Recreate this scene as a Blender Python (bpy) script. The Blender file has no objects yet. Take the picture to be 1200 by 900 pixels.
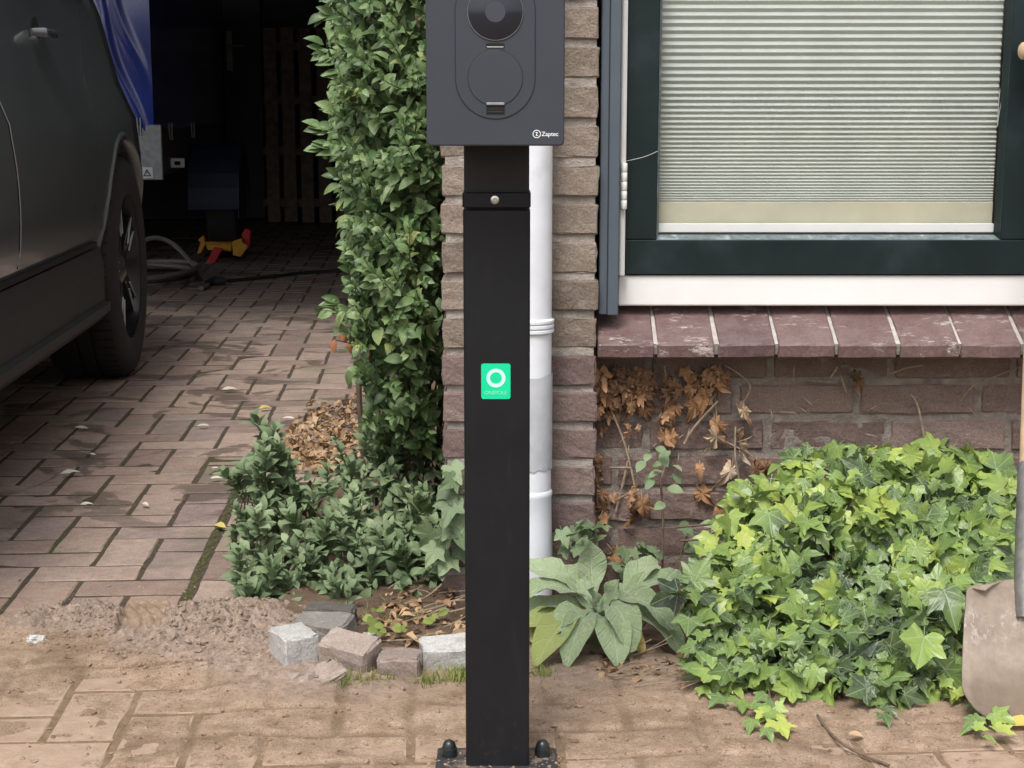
import bpy, bmesh, math, random
import numpy as np
from mathutils import Vector, Matrix

random.seed(7)
R = math.radians
S = bpy.context.scene
COL = S.collection

# ------------------------------------------------------------------ camera, world, sun, exposure
F_PX, PP_Y, HORIZON, CAM_H = 1980.0, 518.0, 123.0, 0.8851
TH = math.atan((PP_Y - HORIZON) / F_PX)
CT, ST = math.cos(TH), math.sin(TH)
cam_d = bpy.data.cameras.new("camera")
cam_d.sensor_fit = 'HORIZONTAL'
cam_d.sensor_width = 36.0
cam_d.lens = F_PX / 1200 * 36
cam_d.shift_y = (PP_Y - 450) / 1200
cam_d.clip_start, cam_d.clip_end = 0.05, 2000
cam = bpy.data.objects.new("camera", cam_d)
COL.objects.link(cam)
cam.location = (0, 0, CAM_H)
cam.rotation_euler = (math.pi / 2 - TH, 0, 0)
S.camera = cam

SUN_EL, SUN_AZ = R(58), R(200)          # azimuth clockwise from +Y: behind the camera, a little to the left
world = bpy.data.worlds.new("World")
S.world = world
world.use_nodes = True
wn = world.node_tree
for n in list(wn.nodes):
    wn.nodes.remove(n)
sky = wn.nodes.new('ShaderNodeTexSky')
sky.sky_type = 'NISHITA'
sky.sun_disc = False
sky.sun_elevation = SUN_EL
sky.sun_rotation = SUN_AZ
sky.air_density, sky.dust_density, sky.ozone_density = 1.0, 4.0, 1.0
hs = wn.nodes.new('ShaderNodeHueSaturation')
hs.inputs['Saturation'].default_value = 0.38     # cloud cover
bg = wn.nodes.new('ShaderNodeBackground')
bg.inputs['Strength'].default_value = 0.115
wo = wn.nodes.new('ShaderNodeOutputWorld')
wn.links.new(sky.outputs[0], hs.inputs['Color'])
wn.links.new(hs.outputs[0], bg.inputs['Color'])
wn.links.new(bg.outputs[0], wo.inputs['Surface'])

sun_d = bpy.data.lights.new("sun", 'SUN')
sun_d.energy = 1.5
sun_d.angle = R(18)
sun_d.color = (1.0, 0.975, 0.94)
sun = bpy.data.objects.new("sun", sun_d)
COL.objects.link(sun)
sd = Vector((math.sin(SUN_AZ) * math.cos(SUN_EL), math.cos(SUN_AZ) * math.cos(SUN_EL), math.sin(SUN_EL)))
sun.rotation_euler = (-sd).to_track_quat('-Z', 'Y').to_euler()
sun.location = sd * 20

S.view_settings.view_transform = 'Standard'
S.view_settings.look = 'None'
S.view_settings.gamma = 1.0
S.view_settings.use_curve_mapping = False
S.view_settings.exposure = 0.85
S.render.engine = 'CYCLES'
S.cycles.max_bounces = 8
S.cycles.transparent_max_bounces = 16

# ------------------------------------------------------------------ measuring helpers: photo pixel -> place
def ray(px, py):
    dx, dy = (px - 600) / F_PX, (PP_Y - py) / F_PX
    return Vector((dx, CT + dy * ST, -ST + dy * CT))

def A(px, py, Y):
    d = ray(px, py)
    return Vector((0, 0, CAM_H)) + d * (Y / d.y)

def G(px, py, z=0.0):
    d = ray(px, py)
    return Vector((0, 0, CAM_H)) + d * ((z - CAM_H) / d.z)

def proj(p):
    v = Vector(p) - Vector((0, 0, CAM_H))
    zc = v.y * CT - v.z * ST
    return 600 + F_PX * v.x / zc, PP_Y - F_PX * (v.y * ST + v.z * CT) / zc

# ------------------------------------------------------------------ numpy noise
def _hash(ix, iy, seed):
    h = (ix.astype(np.int64) * 374761393 + iy.astype(np.int64) * 668265263 + seed * 974634777) & 0xffffffff
    h = ((h ^ (h >> 13)) * 1274126177) & 0xffffffff
    return ((h ^ (h >> 16)) & 0xffff) / 65535.0

def vnoise(x, y, seed=0):
    x = np.asarray(x, float); y = np.asarray(y, float)
    ix, iy = np.floor(x), np.floor(y)
    fx, fy = x - ix, y - iy
    fx = fx * fx * (3 - 2 * fx); fy = fy * fy * (3 - 2 * fy)
    a = _hash(ix, iy, seed); b = _hash(ix + 1, iy, seed)
    c = _hash(ix, iy + 1, seed); d = _hash(ix + 1, iy + 1, seed)
    return (a * (1 - fx) + b * fx) * (1 - fy) + (c * (1 - fx) + d * fx) * fy

def fbm(x, y, seed=0, octv=4, gain=0.5):
    s, amp, tot = 0, 1.0, 0
    for k in range(octv):
        s = s + amp * vnoise(x * 2 ** k + 17.3 * k, y * 2 ** k - 9.1 * k, seed + k)
        tot += amp; amp *= gain
    return s / tot

def sstep(a, b, x):
    t = np.clip((x - a) / (b - a), 0, 1)
    return t * t * (3 - 2 * t)

# ------------------------------------------------------------------ materials
class NT:
    def __init__(self, name):
        self.m = bpy.data.materials.new(name)
        self.m.use_nodes = True
        self.t = self.m.node_tree
        for n in list(self.t.nodes):
            self.t.nodes.remove(n)
        self.out = self.n('ShaderNodeOutputMaterial')
    def n(self, kind, **kw):
        nd = self.t.nodes.new(kind)
        for k, v in kw.items():
            setattr(nd, k, v)
        return nd
    def l(self, a, b):
        self.t.links.new(a, b)
    def val(self, sock, v):
        if hasattr(v, 'is_linked') or hasattr(v, 'links'):
            self.l(v, sock)
        elif isinstance(v, (tuple, list)) and len(v) == 3 and sock.type == 'RGBA':
            sock.default_value = (*v, 1)
        else:
            sock.default_value = v
    def math(self, op, a, b=0.0, c=0.0, clamp=False):
        nd = self.n('ShaderNodeMath', operation=op, use_clamp=clamp)
        self.val(nd.inputs[0], a); self.val(nd.inputs[1], b); self.val(nd.inputs[2], c)
        return nd.outputs[0]
    def mix(self, fac, a, b, blend='MIX'):
        nd = self.n('ShaderNodeMix', data_type='RGBA', blend_type=blend)
        self.val(nd.inputs[0], fac); self.val(nd.inputs[6], a); self.val(nd.inputs[7], b)
        return nd.outputs[2]
    def pos(self):
        return self.n('ShaderNodeNewGeometry').outputs['Position']
    def noise(self, scale, detail=4, rough=0.55, vec=None, dist=0.0, stretch=None):
        nd = self.n('ShaderNodeTexNoise')
        nd.inputs['Scale'].default_value = scale
        nd.inputs['Detail'].default_value = detail
        nd.inputs['Roughness'].default_value = rough
        nd.inputs['Distortion'].default_value = dist
        v = vec if vec is not None else self.pos()
        if stretch:
            mp = self.n('ShaderNodeMapping')
            mp.inputs['Scale'].default_value = stretch
            self.l(v, mp.inputs['Vector']); v = mp.outputs[0]
        self.l(v, nd.inputs['Vector'])
        return nd.outputs['Fac']
    def ramp(self, fac, stops, interp='LINEAR'):
        nd = self.n('ShaderNodeValToRGB')
        cr = nd.color_ramp
        cr.interpolation = interp
        while len(cr.elements) < len(stops):
            cr.elements.new(0.5)
        for e, (p, c) in zip(cr.elements, stops):
            e.position = p
            e.color = (*c, 1) if len(c) == 3 else c
        self.l(fac, nd.inputs[0])
        return nd.outputs[0]
    def smooth(self, x, a, b):
        nd = self.n('ShaderNodeMapRange', interpolation_type='SMOOTHSTEP')
        self.val(nd.inputs[0], x)
        nd.inputs[1].default_value = a; nd.inputs[2].default_value = b
        return nd.outputs[0]
    def rnd(self):
        a = self.n('ShaderNodeObjectInfo').outputs['Random']
        b = self.n('ShaderNodeNewGeometry').outputs['Random Per Island']
        return self.math('FRACT', self.math('ADD', a, b))
    def bump(self, h, strength=0.5, dist=0.005):
        nd = self.n('ShaderNodeBump')
        nd.inputs['Strength'].default_value = strength
        nd.inputs['Distance'].default_value = dist
        self.l(h, nd.inputs['Height'])
        return nd.outputs[0]
    def principled(self, col, rough=0.7, metal=0.0, normal=None, spec=0.5, coat=0.0, coat_rough=0.05, sheen=0.0, finish=True):
        p = self.n('ShaderNodeBsdfPrincipled')
        self.val(p.inputs['Base Color'], col)
        self.val(p.inputs['Roughness'], rough)
        self.val(p.inputs['Metallic'], metal)
        self.val(p.inputs['Specular IOR Level'], spec)
        p.inputs['Coat Weight'].default_value = coat
        p.inputs['Coat Roughness'].default_value = coat_rough
        p.inputs['Sheen Weight'].default_value = sheen
        if normal is not None:
            self.l(normal, p.inputs['Normal'])
        if finish:
            self.l(p.outputs[0], self.out.inputs['Surface'])
        return p.outputs[0]

def m_simple(name, col, rough=0.6, metal=0.0, var=0.12, nscale=30, bump=0.0, bscale=200, bdist=0.001, coat=0.0, spec=0.5, dirt=None, dirt_amt=0.3):
    t = NT(name)
    n = t.noise(nscale, 5)
    lo = tuple(c * (1 - var) for c in col); hi = tuple(min(1, c * (1 + var)) for c in col)
    c = t.ramp(n, [(0.3, lo), (0.7, hi)])
    if dirt:
        d = t.smooth(t.noise(nscale * 0.35, 6, 0.65), 0.5, 0.72)
        c = t.mix(t.math('MULTIPLY', d, dirt_amt), c, dirt)
    nrm = t.bump(t.noise(bscale, 4), bump, bdist) if bump else None
    rr = t.math('ADD', rough - 0.06, t.math('MULTIPLY', n, 0.12))
    t.principled(c, rr, metal, nrm, spec, coat)
    return t.m

def m_brick(name, stops, mortar_smear=(0.3, 0.27, 0.24), smear=0.35, white=0.0, bstr=0.8, grain=90):
    t = NT(name)
    r = t.rnd()
    p = t.pos()
    off = t.n('ShaderNodeVectorMath', operation='ADD')
    t.l(p, off.inputs[0])
    cb = t.n('ShaderNodeCombineXYZ')
    t.l(t.math('MULTIPLY', r, 7.0), cb.inputs[0])
    t.l(cb.outputs[0], off.inputs[1])
    v = off.outputs[0]
    n1 = t.noise(14, 6, 0.65, v)
    fac = t.math('ADD', t.math('MULTIPLY', r, 0.55), t.math('MULTIPLY', n1, 0.5))
    c = t.ramp(fac, stops)
    fine = t.noise(grain * 3.2, 3, 0.7, v)
    c = t.mix(0.45, c, t.ramp(fine, [(0.3, (0.25, 0.25, 0.25)), (0.72, (0.85, 0.85, 0.85))]), 'OVERLAY')
    sm = t.smooth(t.noise(24, 6, 0.7, v), 0.52, 0.75)
    c = t.mix(t.math('MULTIPLY', sm, smear), c, mortar_smear)
    if white:
        w = t.smooth(t.noise(38, 8, 0.75, v, stretch=(0.5, 1, 1.4)), 0.6, 0.68)
        c = t.mix(t.math('MULTIPLY', w, white), c, (0.66, 0.6, 0.55))
    h = t.math('ADD', t.noise(grain * 1.3, 7, 0.72, v), t.math('MULTIPLY', t.noise(grain * 0.35, 3, 0.5, v, dist=1.0), 0.7))
    t.principled(c, 0.88, 0, t.bump(h, bstr, 0.006), 0.3)
    return t.m

def m_leaf(name, stops, vein=(0.3, 0.4, 0.2), vein_amt=0.5, ivy=False, rough=0.45, trans=0.18, patch=6.0, patch_amt=0.4, bump=0.25, edge=None, spec=0.4, fuzz=False, mottle=0.0):
    t = NT(name)
    r = t.rnd()
    n = t.noise(patch, 3)
    fac = t.math('ADD', t.math('MULTIPLY', r, 1 - patch_amt), t.math('MULTIPLY', t.smooth(n, 0.3, 0.7), patch_amt))
    c = t.ramp(fac, stops)
    uvn = t.n('ShaderNodeUVMap'); uvn.uv_map = 'UVMap'
    sx = t.n('ShaderNodeSeparateXYZ')
    t.l(uvn.outputs[0], sx.inputs[0])
    u = t.math('ABSOLUTE', t.math('SUBTRACT', sx.outputs[0], 0.5)); v = sx.outputs[1]
    if ivy:
        ds = [u]
        for ang in (-12, 38):
            a = R(ang)
            ds.append(t.math('ABSOLUTE', t.math('SUBTRACT', t.math('MULTIPLY', u, math.sin(a)), t.math('MULTIPLY', t.math('SUBTRACT', v, 0.02), math.cos(a)))))
        d = t.math('MINIMUM', t.math('MINIMUM', ds[0], ds[1]), ds[2])
        w = 0.022
    else:
        ds = t.math('ABSOLUTE', t.math('SUBTRACT', t.math('FRACT', t.math('SUBTRACT', t.math('MULTIPLY', v, 6.0), t.math('MULTIPLY', u, 5.0))), 0.5))
        d = t.math('MINIMUM', t.math('MULTIPLY', u, 1.0), t.math('ADD', t.math('MULTIPLY', ds, 0.16), 0.006))
        w = 0.022
    vm = t.math('SUBTRACT', 1.0, t.smooth(d, w * 0.25, w))
    c = t.mix(t.math('MULTIPLY', vm, vein_amt), c, vein)
    if mottle:
        mm = t.smooth(t.noise(160, 4, 0.6), 0.45, 0.7)
        c = t.mix(t.math('MULTIPLY', mm, mottle), c, vein)
    if edge:
        e = t.math('MULTIPLY', t.math('MULTIPLY', t.smooth(t.noise(90, 4), 0.5, 0.6), t.smooth(u, 0.12, 0.3)), t.smooth(r, 0.93, 0.95))
        c = t.mix(e, c, edge)
    h = t.math('ADD', t.math('MULTIPLY', vm, -0.6), t.noise(260 if not fuzz else 420, 3))
    nb = t.bump(h, bump, 0.002)
    p = t.principled(c, t.math('ADD', rough - 0.05, t.math('MULTIPLY', n, 0.12)), 0, nb, spec, finish=False, sheen=0.25 if fuzz else 0)
    tr = t.n('ShaderNodeBsdfTranslucent')
    t.l(c, tr.inputs[0])
    mx = t.n('ShaderNodeMixShader')
    mx.inputs[0].default_value = trans
    t.l(p, mx.inputs[1]); t.l(tr.outputs[0], mx.inputs[2])
    t.l(mx.outputs[0], t.out.inputs['Surface'])
    return t.m

M = {}
TAN = [(0.15, (0.175, 0.135, 0.11)), (0.4, (0.235, 0.187, 0.15)), (0.65, (0.295, 0.24, 0.195)), (0.9, (0.235, 0.172, 0.147))]
PUR = [(0.15, (0.12, 0.085, 0.08)), (0.45, (0.175, 0.122, 0.11)), (0.7, (0.225, 0.165, 0.145)), (0.9, (0.155, 0.12, 0.115))]
M['tan_brick'] = m_brick('tan_brick', TAN, smear=0.45, mortar_smear=(0.4, 0.36, 0.31), white=0.4, bstr=1.0)
M['purple_brick'] = m_brick('purple_brick', PUR, smear=0.4)
M['wall_brick'] = m_brick('wall_brick', [(0.15, (0.14, 0.095, 0.083)), (0.45, (0.205, 0.142, 0.122)), (0.7, (0.26, 0.185, 0.158)), (0.9, (0.185, 0.145, 0.132))], smear=0.7, mortar_smear=(0.31, 0.265, 0.23), white=0.15)
M['mortar'] = m_simple('mortar', (0.33, 0.295, 0.26), 0.95, var=0.3, nscale=40, bump=0.8, bscale=260, bdist=0.004, dirt=(0.14, 0.11, 0.09), dirt_amt=0.5)
M['wall_mortar'] = m_simple('wall_mortar', (0.26, 0.22, 0.19), 0.95, var=0.3, nscale=40, bump=0.8, bscale=260, bdist=0.004, dirt=(0.12, 0.09, 0.075), dirt_amt=0.5)
M['sill_mortar'] = m_simple('sill_mortar', (0.40, 0.37, 0.34), 0.95, var=0.2, nscale=60, bump=0.7, bscale=260, bdist=0.003)

def m_sill():
    t = NT('sill_brick')
    r = t.rnd()
    n = t.noise(18, 5, 0.6)
    c = t.ramp(t.math('ADD', t.math('MULTIPLY', r, 0.5), t.math('MULTIPLY', n, 0.5)), [(0.2, (0.075, 0.042, 0.041)), (0.5, (0.112, 0.064, 0.06)), (0.8, (0.145, 0.09, 0.083))])
    w = t.math('MULTIPLY', t.smooth(t.noise(48, 10, 0.8, stretch=(0.45, 1.3, 1)), 0.535, 0.595), t.smooth(t.noise(6, 2), 0.43, 0.58))
    c = t.mix(t.math('MULTIPLY', w, 0.75), c, (0.58, 0.5, 0.47))
    c = t.mix(0.6, c, t.ramp(t.noise(190, 5, 0.75), [(0.3, (0.2, 0.2, 0.2)), (0.72, (0.85, 0.85, 0.85))]), 'OVERLAY')
    dust_or_light = t.smooth(t.noise(26, 8, 0.7), 0.3, 0.7)
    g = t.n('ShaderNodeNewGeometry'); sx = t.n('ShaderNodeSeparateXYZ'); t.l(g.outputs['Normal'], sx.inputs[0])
    c = t.mix(t.math('MULTIPLY', t.math('MULTIPLY', dust_or_light, t.smooth(sx.outputs[2], 0.3, 0.8)), 0.32), c, (0.26, 0.20, 0.19))  # dusty upward faces, paled further to stand in for light from above
    h = t.math('ADD', t.noise(70, 6, 0.65), t.math('MULTIPLY', w, 0.4))
    t.principled(c, 0.5, 0, t.bump(h, 0.5, 0.004), 0.45)
    return t.m
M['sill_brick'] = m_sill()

def m_paver(name='paver'):
    t = NT(name)
    r = t.rnd()
    p = t.pos()
    n = t.noise(9, 5, 0.6)
    c = t.ramp(t.math('ADD', t.math('MULTIPLY', r, 0.55), t.math('MULTIPLY', n, 0.45)),
               [(0.12, (0.165, 0.118, 0.10)), (0.36, (0.265, 0.19, 0.155)), (0.55, (0.335, 0.255, 0.205)), (0.7, (0.225, 0.165, 0.15)), (0.9, (0.315, 0.26, 0.205))])
    fine = t.noise(330, 3, 0.75)
    c = t.mix(0.5, c, t.ramp(fine, [(0.3, (0.2, 0.2, 0.2)), (0.72, (0.85, 0.85, 0.85))]), 'OVERLAY')
    blot = t.noise(45, 6, 0.7)
    c = t.mix(0.35, c, t.ramp(blot, [(0.3, (0.25, 0.25, 0.25)), (0.7, (0.8, 0.8, 0.8))]), 'OVERLAY')
    wn_ = t.noise(3.2, 5, 0.55, dist=1.2)
    wet = t.smooth(wn_, 0.555, 0.585)
    sx = t.n('ShaderNodeSeparateXYZ'); t.l(p, sx.inputs[0])
    yy = sx.outputs[1]
    wet = t.math('MULTIPLY', wet, t.smooth(yy, 3.2, 3.8))
    c = t.mix(t.math('MULTIPLY', wet, 0.65), c, (0.085, 0.062, 0.05))
    green = t.math('MULTIPLY', t.smooth(t.noise(2.4, 5, 0.6), 0.52, 0.66), 0.35)
    c = t.mix(green, c, (0.15, 0.155, 0.10))
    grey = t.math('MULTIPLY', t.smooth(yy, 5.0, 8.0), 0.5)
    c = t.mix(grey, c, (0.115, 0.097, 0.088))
    dustn = t.noise(5.5, 7, 0.62)
    ysum = t.math('ADD', yy, t.math('MULTIPLY', t.math('SUBTRACT', dustn, 0.5), 1.1))
    dust_or_light = t.math('SUBTRACT', 1.0, t.smooth(ysum, 2.5, 3.15))
    dustg = t.math('MULTIPLY', dust_or_light, t.math('ADD', 0.55, t.math('MULTIPLY', t.smooth(t.noise(60, 6, 0.7), 0.35, 0.65), 0.4)))
    c = t.mix(dustg, c, t.ramp(t.noise(35, 6, 0.7), [(0.3, (0.30, 0.205, 0.14)), (0.7, (0.45, 0.33, 0.235))]))
    rough = t.math('SUBTRACT', 0.88, t.math('MULTIPLY', wet, 0.35))
    h = t.math('ADD', t.noise(150, 5, 0.65), t.math('MULTIPLY', t.noise(28, 3), 0.8))
    t.principled(c, rough, 0, t.bump(h, 0.55, 0.004), 0.35)
    return t.m
M['paver'] = m_paver()

def m_joint():
    t = NT('joint_sand')
    n = t.noise(4, 6, 0.6)
    c = t.ramp(t.noise(70, 5, 0.7), [(0.3, (0.04, 0.031, 0.022)), (0.7, (0.105, 0.083, 0.06))])
    c = t.mix(t.math('MULTIPLY', t.smooth(n, 0.5, 0.66), 0.55), c, (0.065, 0.07, 0.022))
    sx = t.n('ShaderNodeSeparateXYZ'); t.l(t.pos(), sx.inputs[0])
    front = t.math('SUBTRACT', 1.0, t.smooth(sx.outputs[1], 2.55, 2.9))
    c = t.mix(t.math('MULTIPLY', front, 0.9), c, t.ramp(t.noise(50, 6), [(0.3, (0.16, 0.105, 0.065)), (0.7, (0.27, 0.19, 0.125))]))
    t.principled(c, 0.95, 0, t.bump(t.noise(180, 5), 0.8, 0.004), 0.2)
    return t.m
M['joint'] = m_joint()

def m_sand():
    t = NT('sand')
    dj = t.n('ShaderNodeAttribute'); dj.attribute_name = 'damp'
    c = t.ramp(t.noise(22, 8, 0.72), [(0.28, (0.23, 0.152, 0.10)), (0.5, (0.385, 0.275, 0.192)), (0.72, (0.53, 0.40, 0.295))])
    grain = t.noise(420, 3, 0.8)
    c = t.mix(0.5, c, t.ramp(grain, [(0.28, (0.1, 0.1, 0.1)), (0.75, (0.9, 0.9, 0.9))]), 'OVERLAY')
    damp = t.smooth(t.noise(5, 5, 0.6), 0.5, 0.68)
    c = t.mix(t.math('MULTIPLY', damp, 0.5), c, (0.17, 0.112, 0.072))
    c = t.mix(t.math('MULTIPLY', dj.outputs['Fac'], 0.5), c, (0.16, 0.108, 0.07))
    speck = t.smooth(t.noise(230, 2, 0.5), 0.62, 0.70)
    c = t.mix(t.math('MULTIPLY', speck, 0.7), c, (0.10, 0.065, 0.042))
    # the dug-up heap is greyer than the blown sand
    sx = t.n('ShaderNodeSeparateXYZ'); t.l(t.pos(), sx.inputs[0])
    g = t.smooth(sx.outputs[2], 0.008, 0.02)
    c = t.mix(t.math('MULTIPLY', g, 0.85), c, t.ramp(t.noise(70, 6, 0.75), [(0.3, (0.17, 0.12, 0.092)), (0.52, (0.35, 0.27, 0.215)), (0.75, (0.52, 0.42, 0.345))]))
    h = t.math('ADD', t.noise(120, 6, 0.75), t.math('MULTIPLY', t.noise(500, 2), 0.4))
    t.principled(c, 0.97, 0, t.bump(h, 0.9, 0.006), 0.15)
    return t.m
M['sand'] = m_sand()

def m_soil():
    t = NT('soil')
    c = t.ramp(t.noise(30, 8, 0.72), [(0.28, (0.075, 0.05, 0.034)), (0.5, (0.14, 0.095, 0.066)), (0.72, (0.24, 0.165, 0.115))])
    c = t.mix(t.math('MULTIPLY', t.smooth(t.noise(6, 4), 0.45, 0.65), 0.35), c, (0.30, 0.215, 0.15))
    h = t.math('ADD', t.noise(90, 7, 0.75), t.math('MULTIPLY', t.noise(400, 2), 0.5))
    t.principled(c, 0.97, 0, t.bump(h, 1.0, 0.008), 0.15)
    return t.m
M['soil'] = m_soil()

M['black_metal'] = m_simple('black_metal', (0.0105, 0.0112, 0.0135), 0.45, spec=0.25, var=0.1, nscale=12, bump=0.15, bscale=900, bdist=0.0005)
def m_post():
    t = NT('black_metal_dusty')
    c = t.ramp(t.noise(12, 5), [(0.3, (0.0095, 0.0102, 0.0122)), (0.7, (0.0118, 0.0125, 0.015))])
    sx = t.n('ShaderNodeSeparateXYZ'); t.l(t.pos(), sx.inputs[0])
    z = sx.outputs[2]
    low_ = t.math('SUBTRACT', 1.0, t.smooth(t.math('ADD', z, t.math('MULTIPLY', t.noise(30, 5), 0.12)), 0.06, 0.26))
    spl = t.math('ADD', t.smooth(t.noise(160, 4, 0.6), 0.60, 0.66), t.math('MULTIPLY', t.smooth(t.noise(25, 6, 0.7), 0.45, 0.75), 0.35))
    c = t.mix(t.math('MULTIPLY', t.math('MULTIPLY', low_, spl), 0.04, clamp=True), c, (0.26, 0.19, 0.13))
    dust_or_light = t.smooth(t.noise(40, 7, 0.75, stretch=(1.6, 1, 0.35)), 0.5, 0.8)
    c = t.mix(t.math('MULTIPLY', dust_or_light, 0.006), c, (0.5, 0.47, 0.43))
    t.principled(c, t.math('ADD', 0.4, t.math('MULTIPLY', dust_or_light, 0.2)), 0, t.bump(t.noise(900, 3), 0.15, 0.0005), 0.25)
    return t.m
M['post_metal'] = m_post()
M['black_recess'] = m_simple('black_recess', (0.009, 0.008, 0.008), 0.6, var=0.1)
M['gap_black'] = m_simple('gap_black', (0.004, 0.004, 0.004), 0.8, var=0.0)
M['charger_grey'] = m_simple('charger_grey', (0.032, 0.038, 0.049), 0.5, var=0.05, nscale=10, bump=0.12, bscale=1200, bdist=0.0004)
M['charger_line'] = m_simple('charger_line', (0.006, 0.0065, 0.008), 0.6, var=0.0)
M['silver'] = m_simple('silver', (0.62, 0.62, 0.6), 0.28, 0.9, var=0.1)
M['display_glass'] = m_simple('display_glass', (0.013, 0.016, 0.024), 0.12, var=0.0, coat=0.2)
M['display_inner'] = m_simple('display_inner', (0.045, 0.05, 0.062), 0.3, var=0.0)
M['sticker_green'] = m_simple('sticker_green', (0.0, 0.62, 0.30), 0.4, var=0.04)
M['sticker_mint'] = m_simple('sticker_mint', (0.55, 0.92, 0.78), 0.4, var=0.02)
M['sticker_text'] = m_simple('sticker_text', (0.18, 0.78, 0.5), 0.4, var=0.02)
M['print_white'] = m_simple('print_white', (0.78, 0.79, 0.8), 0.5, var=0.02)
M['cap_black'] = m_simple('cap_black', (0.018, 0.021, 0.023), 0.35, var=0.1)
M['plate_black'] = m_simple('plate_black', (0.03, 0.03, 0.032), 0.6, var=0.3, nscale=60, dirt=(0.25, 0.19, 0.14), dirt_amt=0.85)
M['pipe_white'] = m_simple('pipe_white', (0.70, 0.72, 0.76), 0.42, var=0.06, nscale=18, dirt=(0.42, 0.41, 0.39), dirt_amt=0.55)
M['pipe_tape'] = m_simple('pipe_tape', (0.46, 0.475, 0.505), 0.38, var=0.08, nscale=20, bump=0.3, bscale=60, bdist=0.003, dirt=(0.6, 0.6, 0.62), dirt_amt=0.5)
M['rail_blue'] = m_simple('rail_blue', (0.075, 0.094, 0.118), 0.38, var=0.06, nscale=8, coat=0.1)
M['paint_white'] = m_simple('paint_white', (0.76, 0.755, 0.735), 0.45, var=0.03, nscale=9, bump=0.15, bscale=120, bdist=0.0015, dirt=(0.55, 0.53, 0.48), dirt_amt=0.22)
M['sash_green'] = m_simple('sash_green', (0.0072, 0.0165, 0.0172), 0.34, var=0.15, nscale=14, bump=0.1, bscale=90, bdist=0.001, spec=0.3, dirt=(0.03, 0.045, 0.05), dirt_amt=0.5)
M['bead_dusty'] = m_simple('bead_dusty', (0.10, 0.13, 0.135), 0.55, var=0.4, nscale=90, dirt=(0.36, 0.40, 0.42), dirt_amt=0.8)
M['slat'] = m_simple('slat', (0.43, 0.455, 0.425), 0.7, var=0.06, nscale=16)
M['beige'] = m_simple('beige', (0.46, 0.44, 0.34), 0.6, var=0.12, nscale=9, dirt=(0.45, 0.38, 0.26), dirt_amt=0.4)
M['room'] = m_simple('room', (0.35, 0.33, 0.28), 0.9, var=0.1)
M['wood_light'] = m_simple('wood_light', (0.52, 0.37, 0.235), 0.65, var=0.2, nscale=40, bump=0.3, bscale=150, bdist=0.001)
M['stone_white'] = m_brick('stone_white', [(0.2, (0.36, 0.345, 0.32)), (0.5, (0.5, 0.49, 0.47)), (0.85, (0.64, 0.63, 0.6))], mortar_smear=(0.2, 0.2, 0.18), smear=0.5, white=0.3, bstr=0.6)
M['stone_pink'] = m_brick('stone_pink', [(0.2, (0.23, 0.18, 0.155)), (0.6, (0.32, 0.257, 0.22)), (0.9, (0.40, 0.335, 0.29))], mortar_smear=(0.45, 0.42, 0.38), smear=0.6, white=0.5, bstr=0.6)
M['stone_grey'] = m_brick('stone_grey', [(0.2, (0.19, 0.175, 0.155)), (0.6, (0.27, 0.25, 0.225)), (0.9, (0.35, 0.33, 0.3))], mortar_smear=(0.5, 0.48, 0.45), smear=0.6, white=0.6, bstr=0.6)
M['stone_dark'] = m_brick('stone_dark', [(0.2, (0.085, 0.075, 0.065)), (0.6, (0.13, 0.115, 0.10)), (0.9, (0.17, 0.15, 0.13))], smear=0.3, bstr=0.6)

M['hedge_leaf'] = m_leaf('hedge_leaf', [(0.05, (0.045, 0.085, 0.03)), (0.3, (0.085, 0.148, 0.05)), (0.62, (0.138, 0.215, 0.08)), (0.88, (0.205, 0.285, 0.115)), (0.97, (0.36, 0.39, 0.12))], vein=(0.17, 0.25, 0.10), vein_amt=0.4, rough=0.42, patch=7, patch_amt=0.3, spec=0.45)
M['low_leaf'] = m_leaf('low_leaf', [(0.05, (0.085, 0.128, 0.058)), (0.35, (0.145, 0.205, 0.098)), (0.7, (0.205, 0.275, 0.14)), (0.95, (0.30, 0.36, 0.20))], vein=(0.19, 0.27, 0.16), vein_amt=0.4, rough=0.55, patch=5, patch_amt=0.3)
M['ivy_leaf'] = m_leaf('ivy_leaf', [(0.08, (0.045, 0.065, 0.042)), (0.26, (0.085, 0.13, 0.055)), (0.44, (0.145, 0.225, 0.065)), (0.62, (0.215, 0.315, 0.075)), (0.8, (0.33, 0.425, 0.085)), (0.95, (0.46, 0.52, 0.11))], vein=(0.36, 0.45, 0.25), vein_amt=0.5, ivy=True, rough=0.36, spec=0.55, patch=6.5, patch_amt=0.5, mottle=0.16)
M['mullein_leaf'] = m_leaf('mullein_leaf', [(0.1, (0.21, 0.28, 0.14)), (0.5, (0.28, 0.36, 0.19)), (0.9, (0.35, 0.43, 0.25))], vein=(0.44, 0.51, 0.36), vein_amt=0.4, rough=0.8, trans=0.12, fuzz=True, bump=0.9, spec=0.2, mottle=0.4)
M['mullein_old'] = m_leaf('mullein_old', [(0.1, (0.22, 0.27, 0.09)), (0.9, (0.31, 0.35, 0.11))], vein=(0.36, 0.38, 0.18), vein_amt=0.4, rough=0.8, trans=0.12, fuzz=True, bump=0.6, spec=0.2, mottle=0.3)
M['dead_leaf'] = m_leaf('dead_leaf', [(0.05, (0.10, 0.058, 0.036)), (0.3, (0.22, 0.115, 0.06)), (0.6, (0.40, 0.215, 0.105)), (0.82, (0.50, 0.31, 0.18)), (0.96, (0.60, 0.48, 0.35))], vein=(0.42, 0.29, 0.17), vein_amt=0.3, ivy=True, rough=0.75, trans=0.1)
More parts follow.
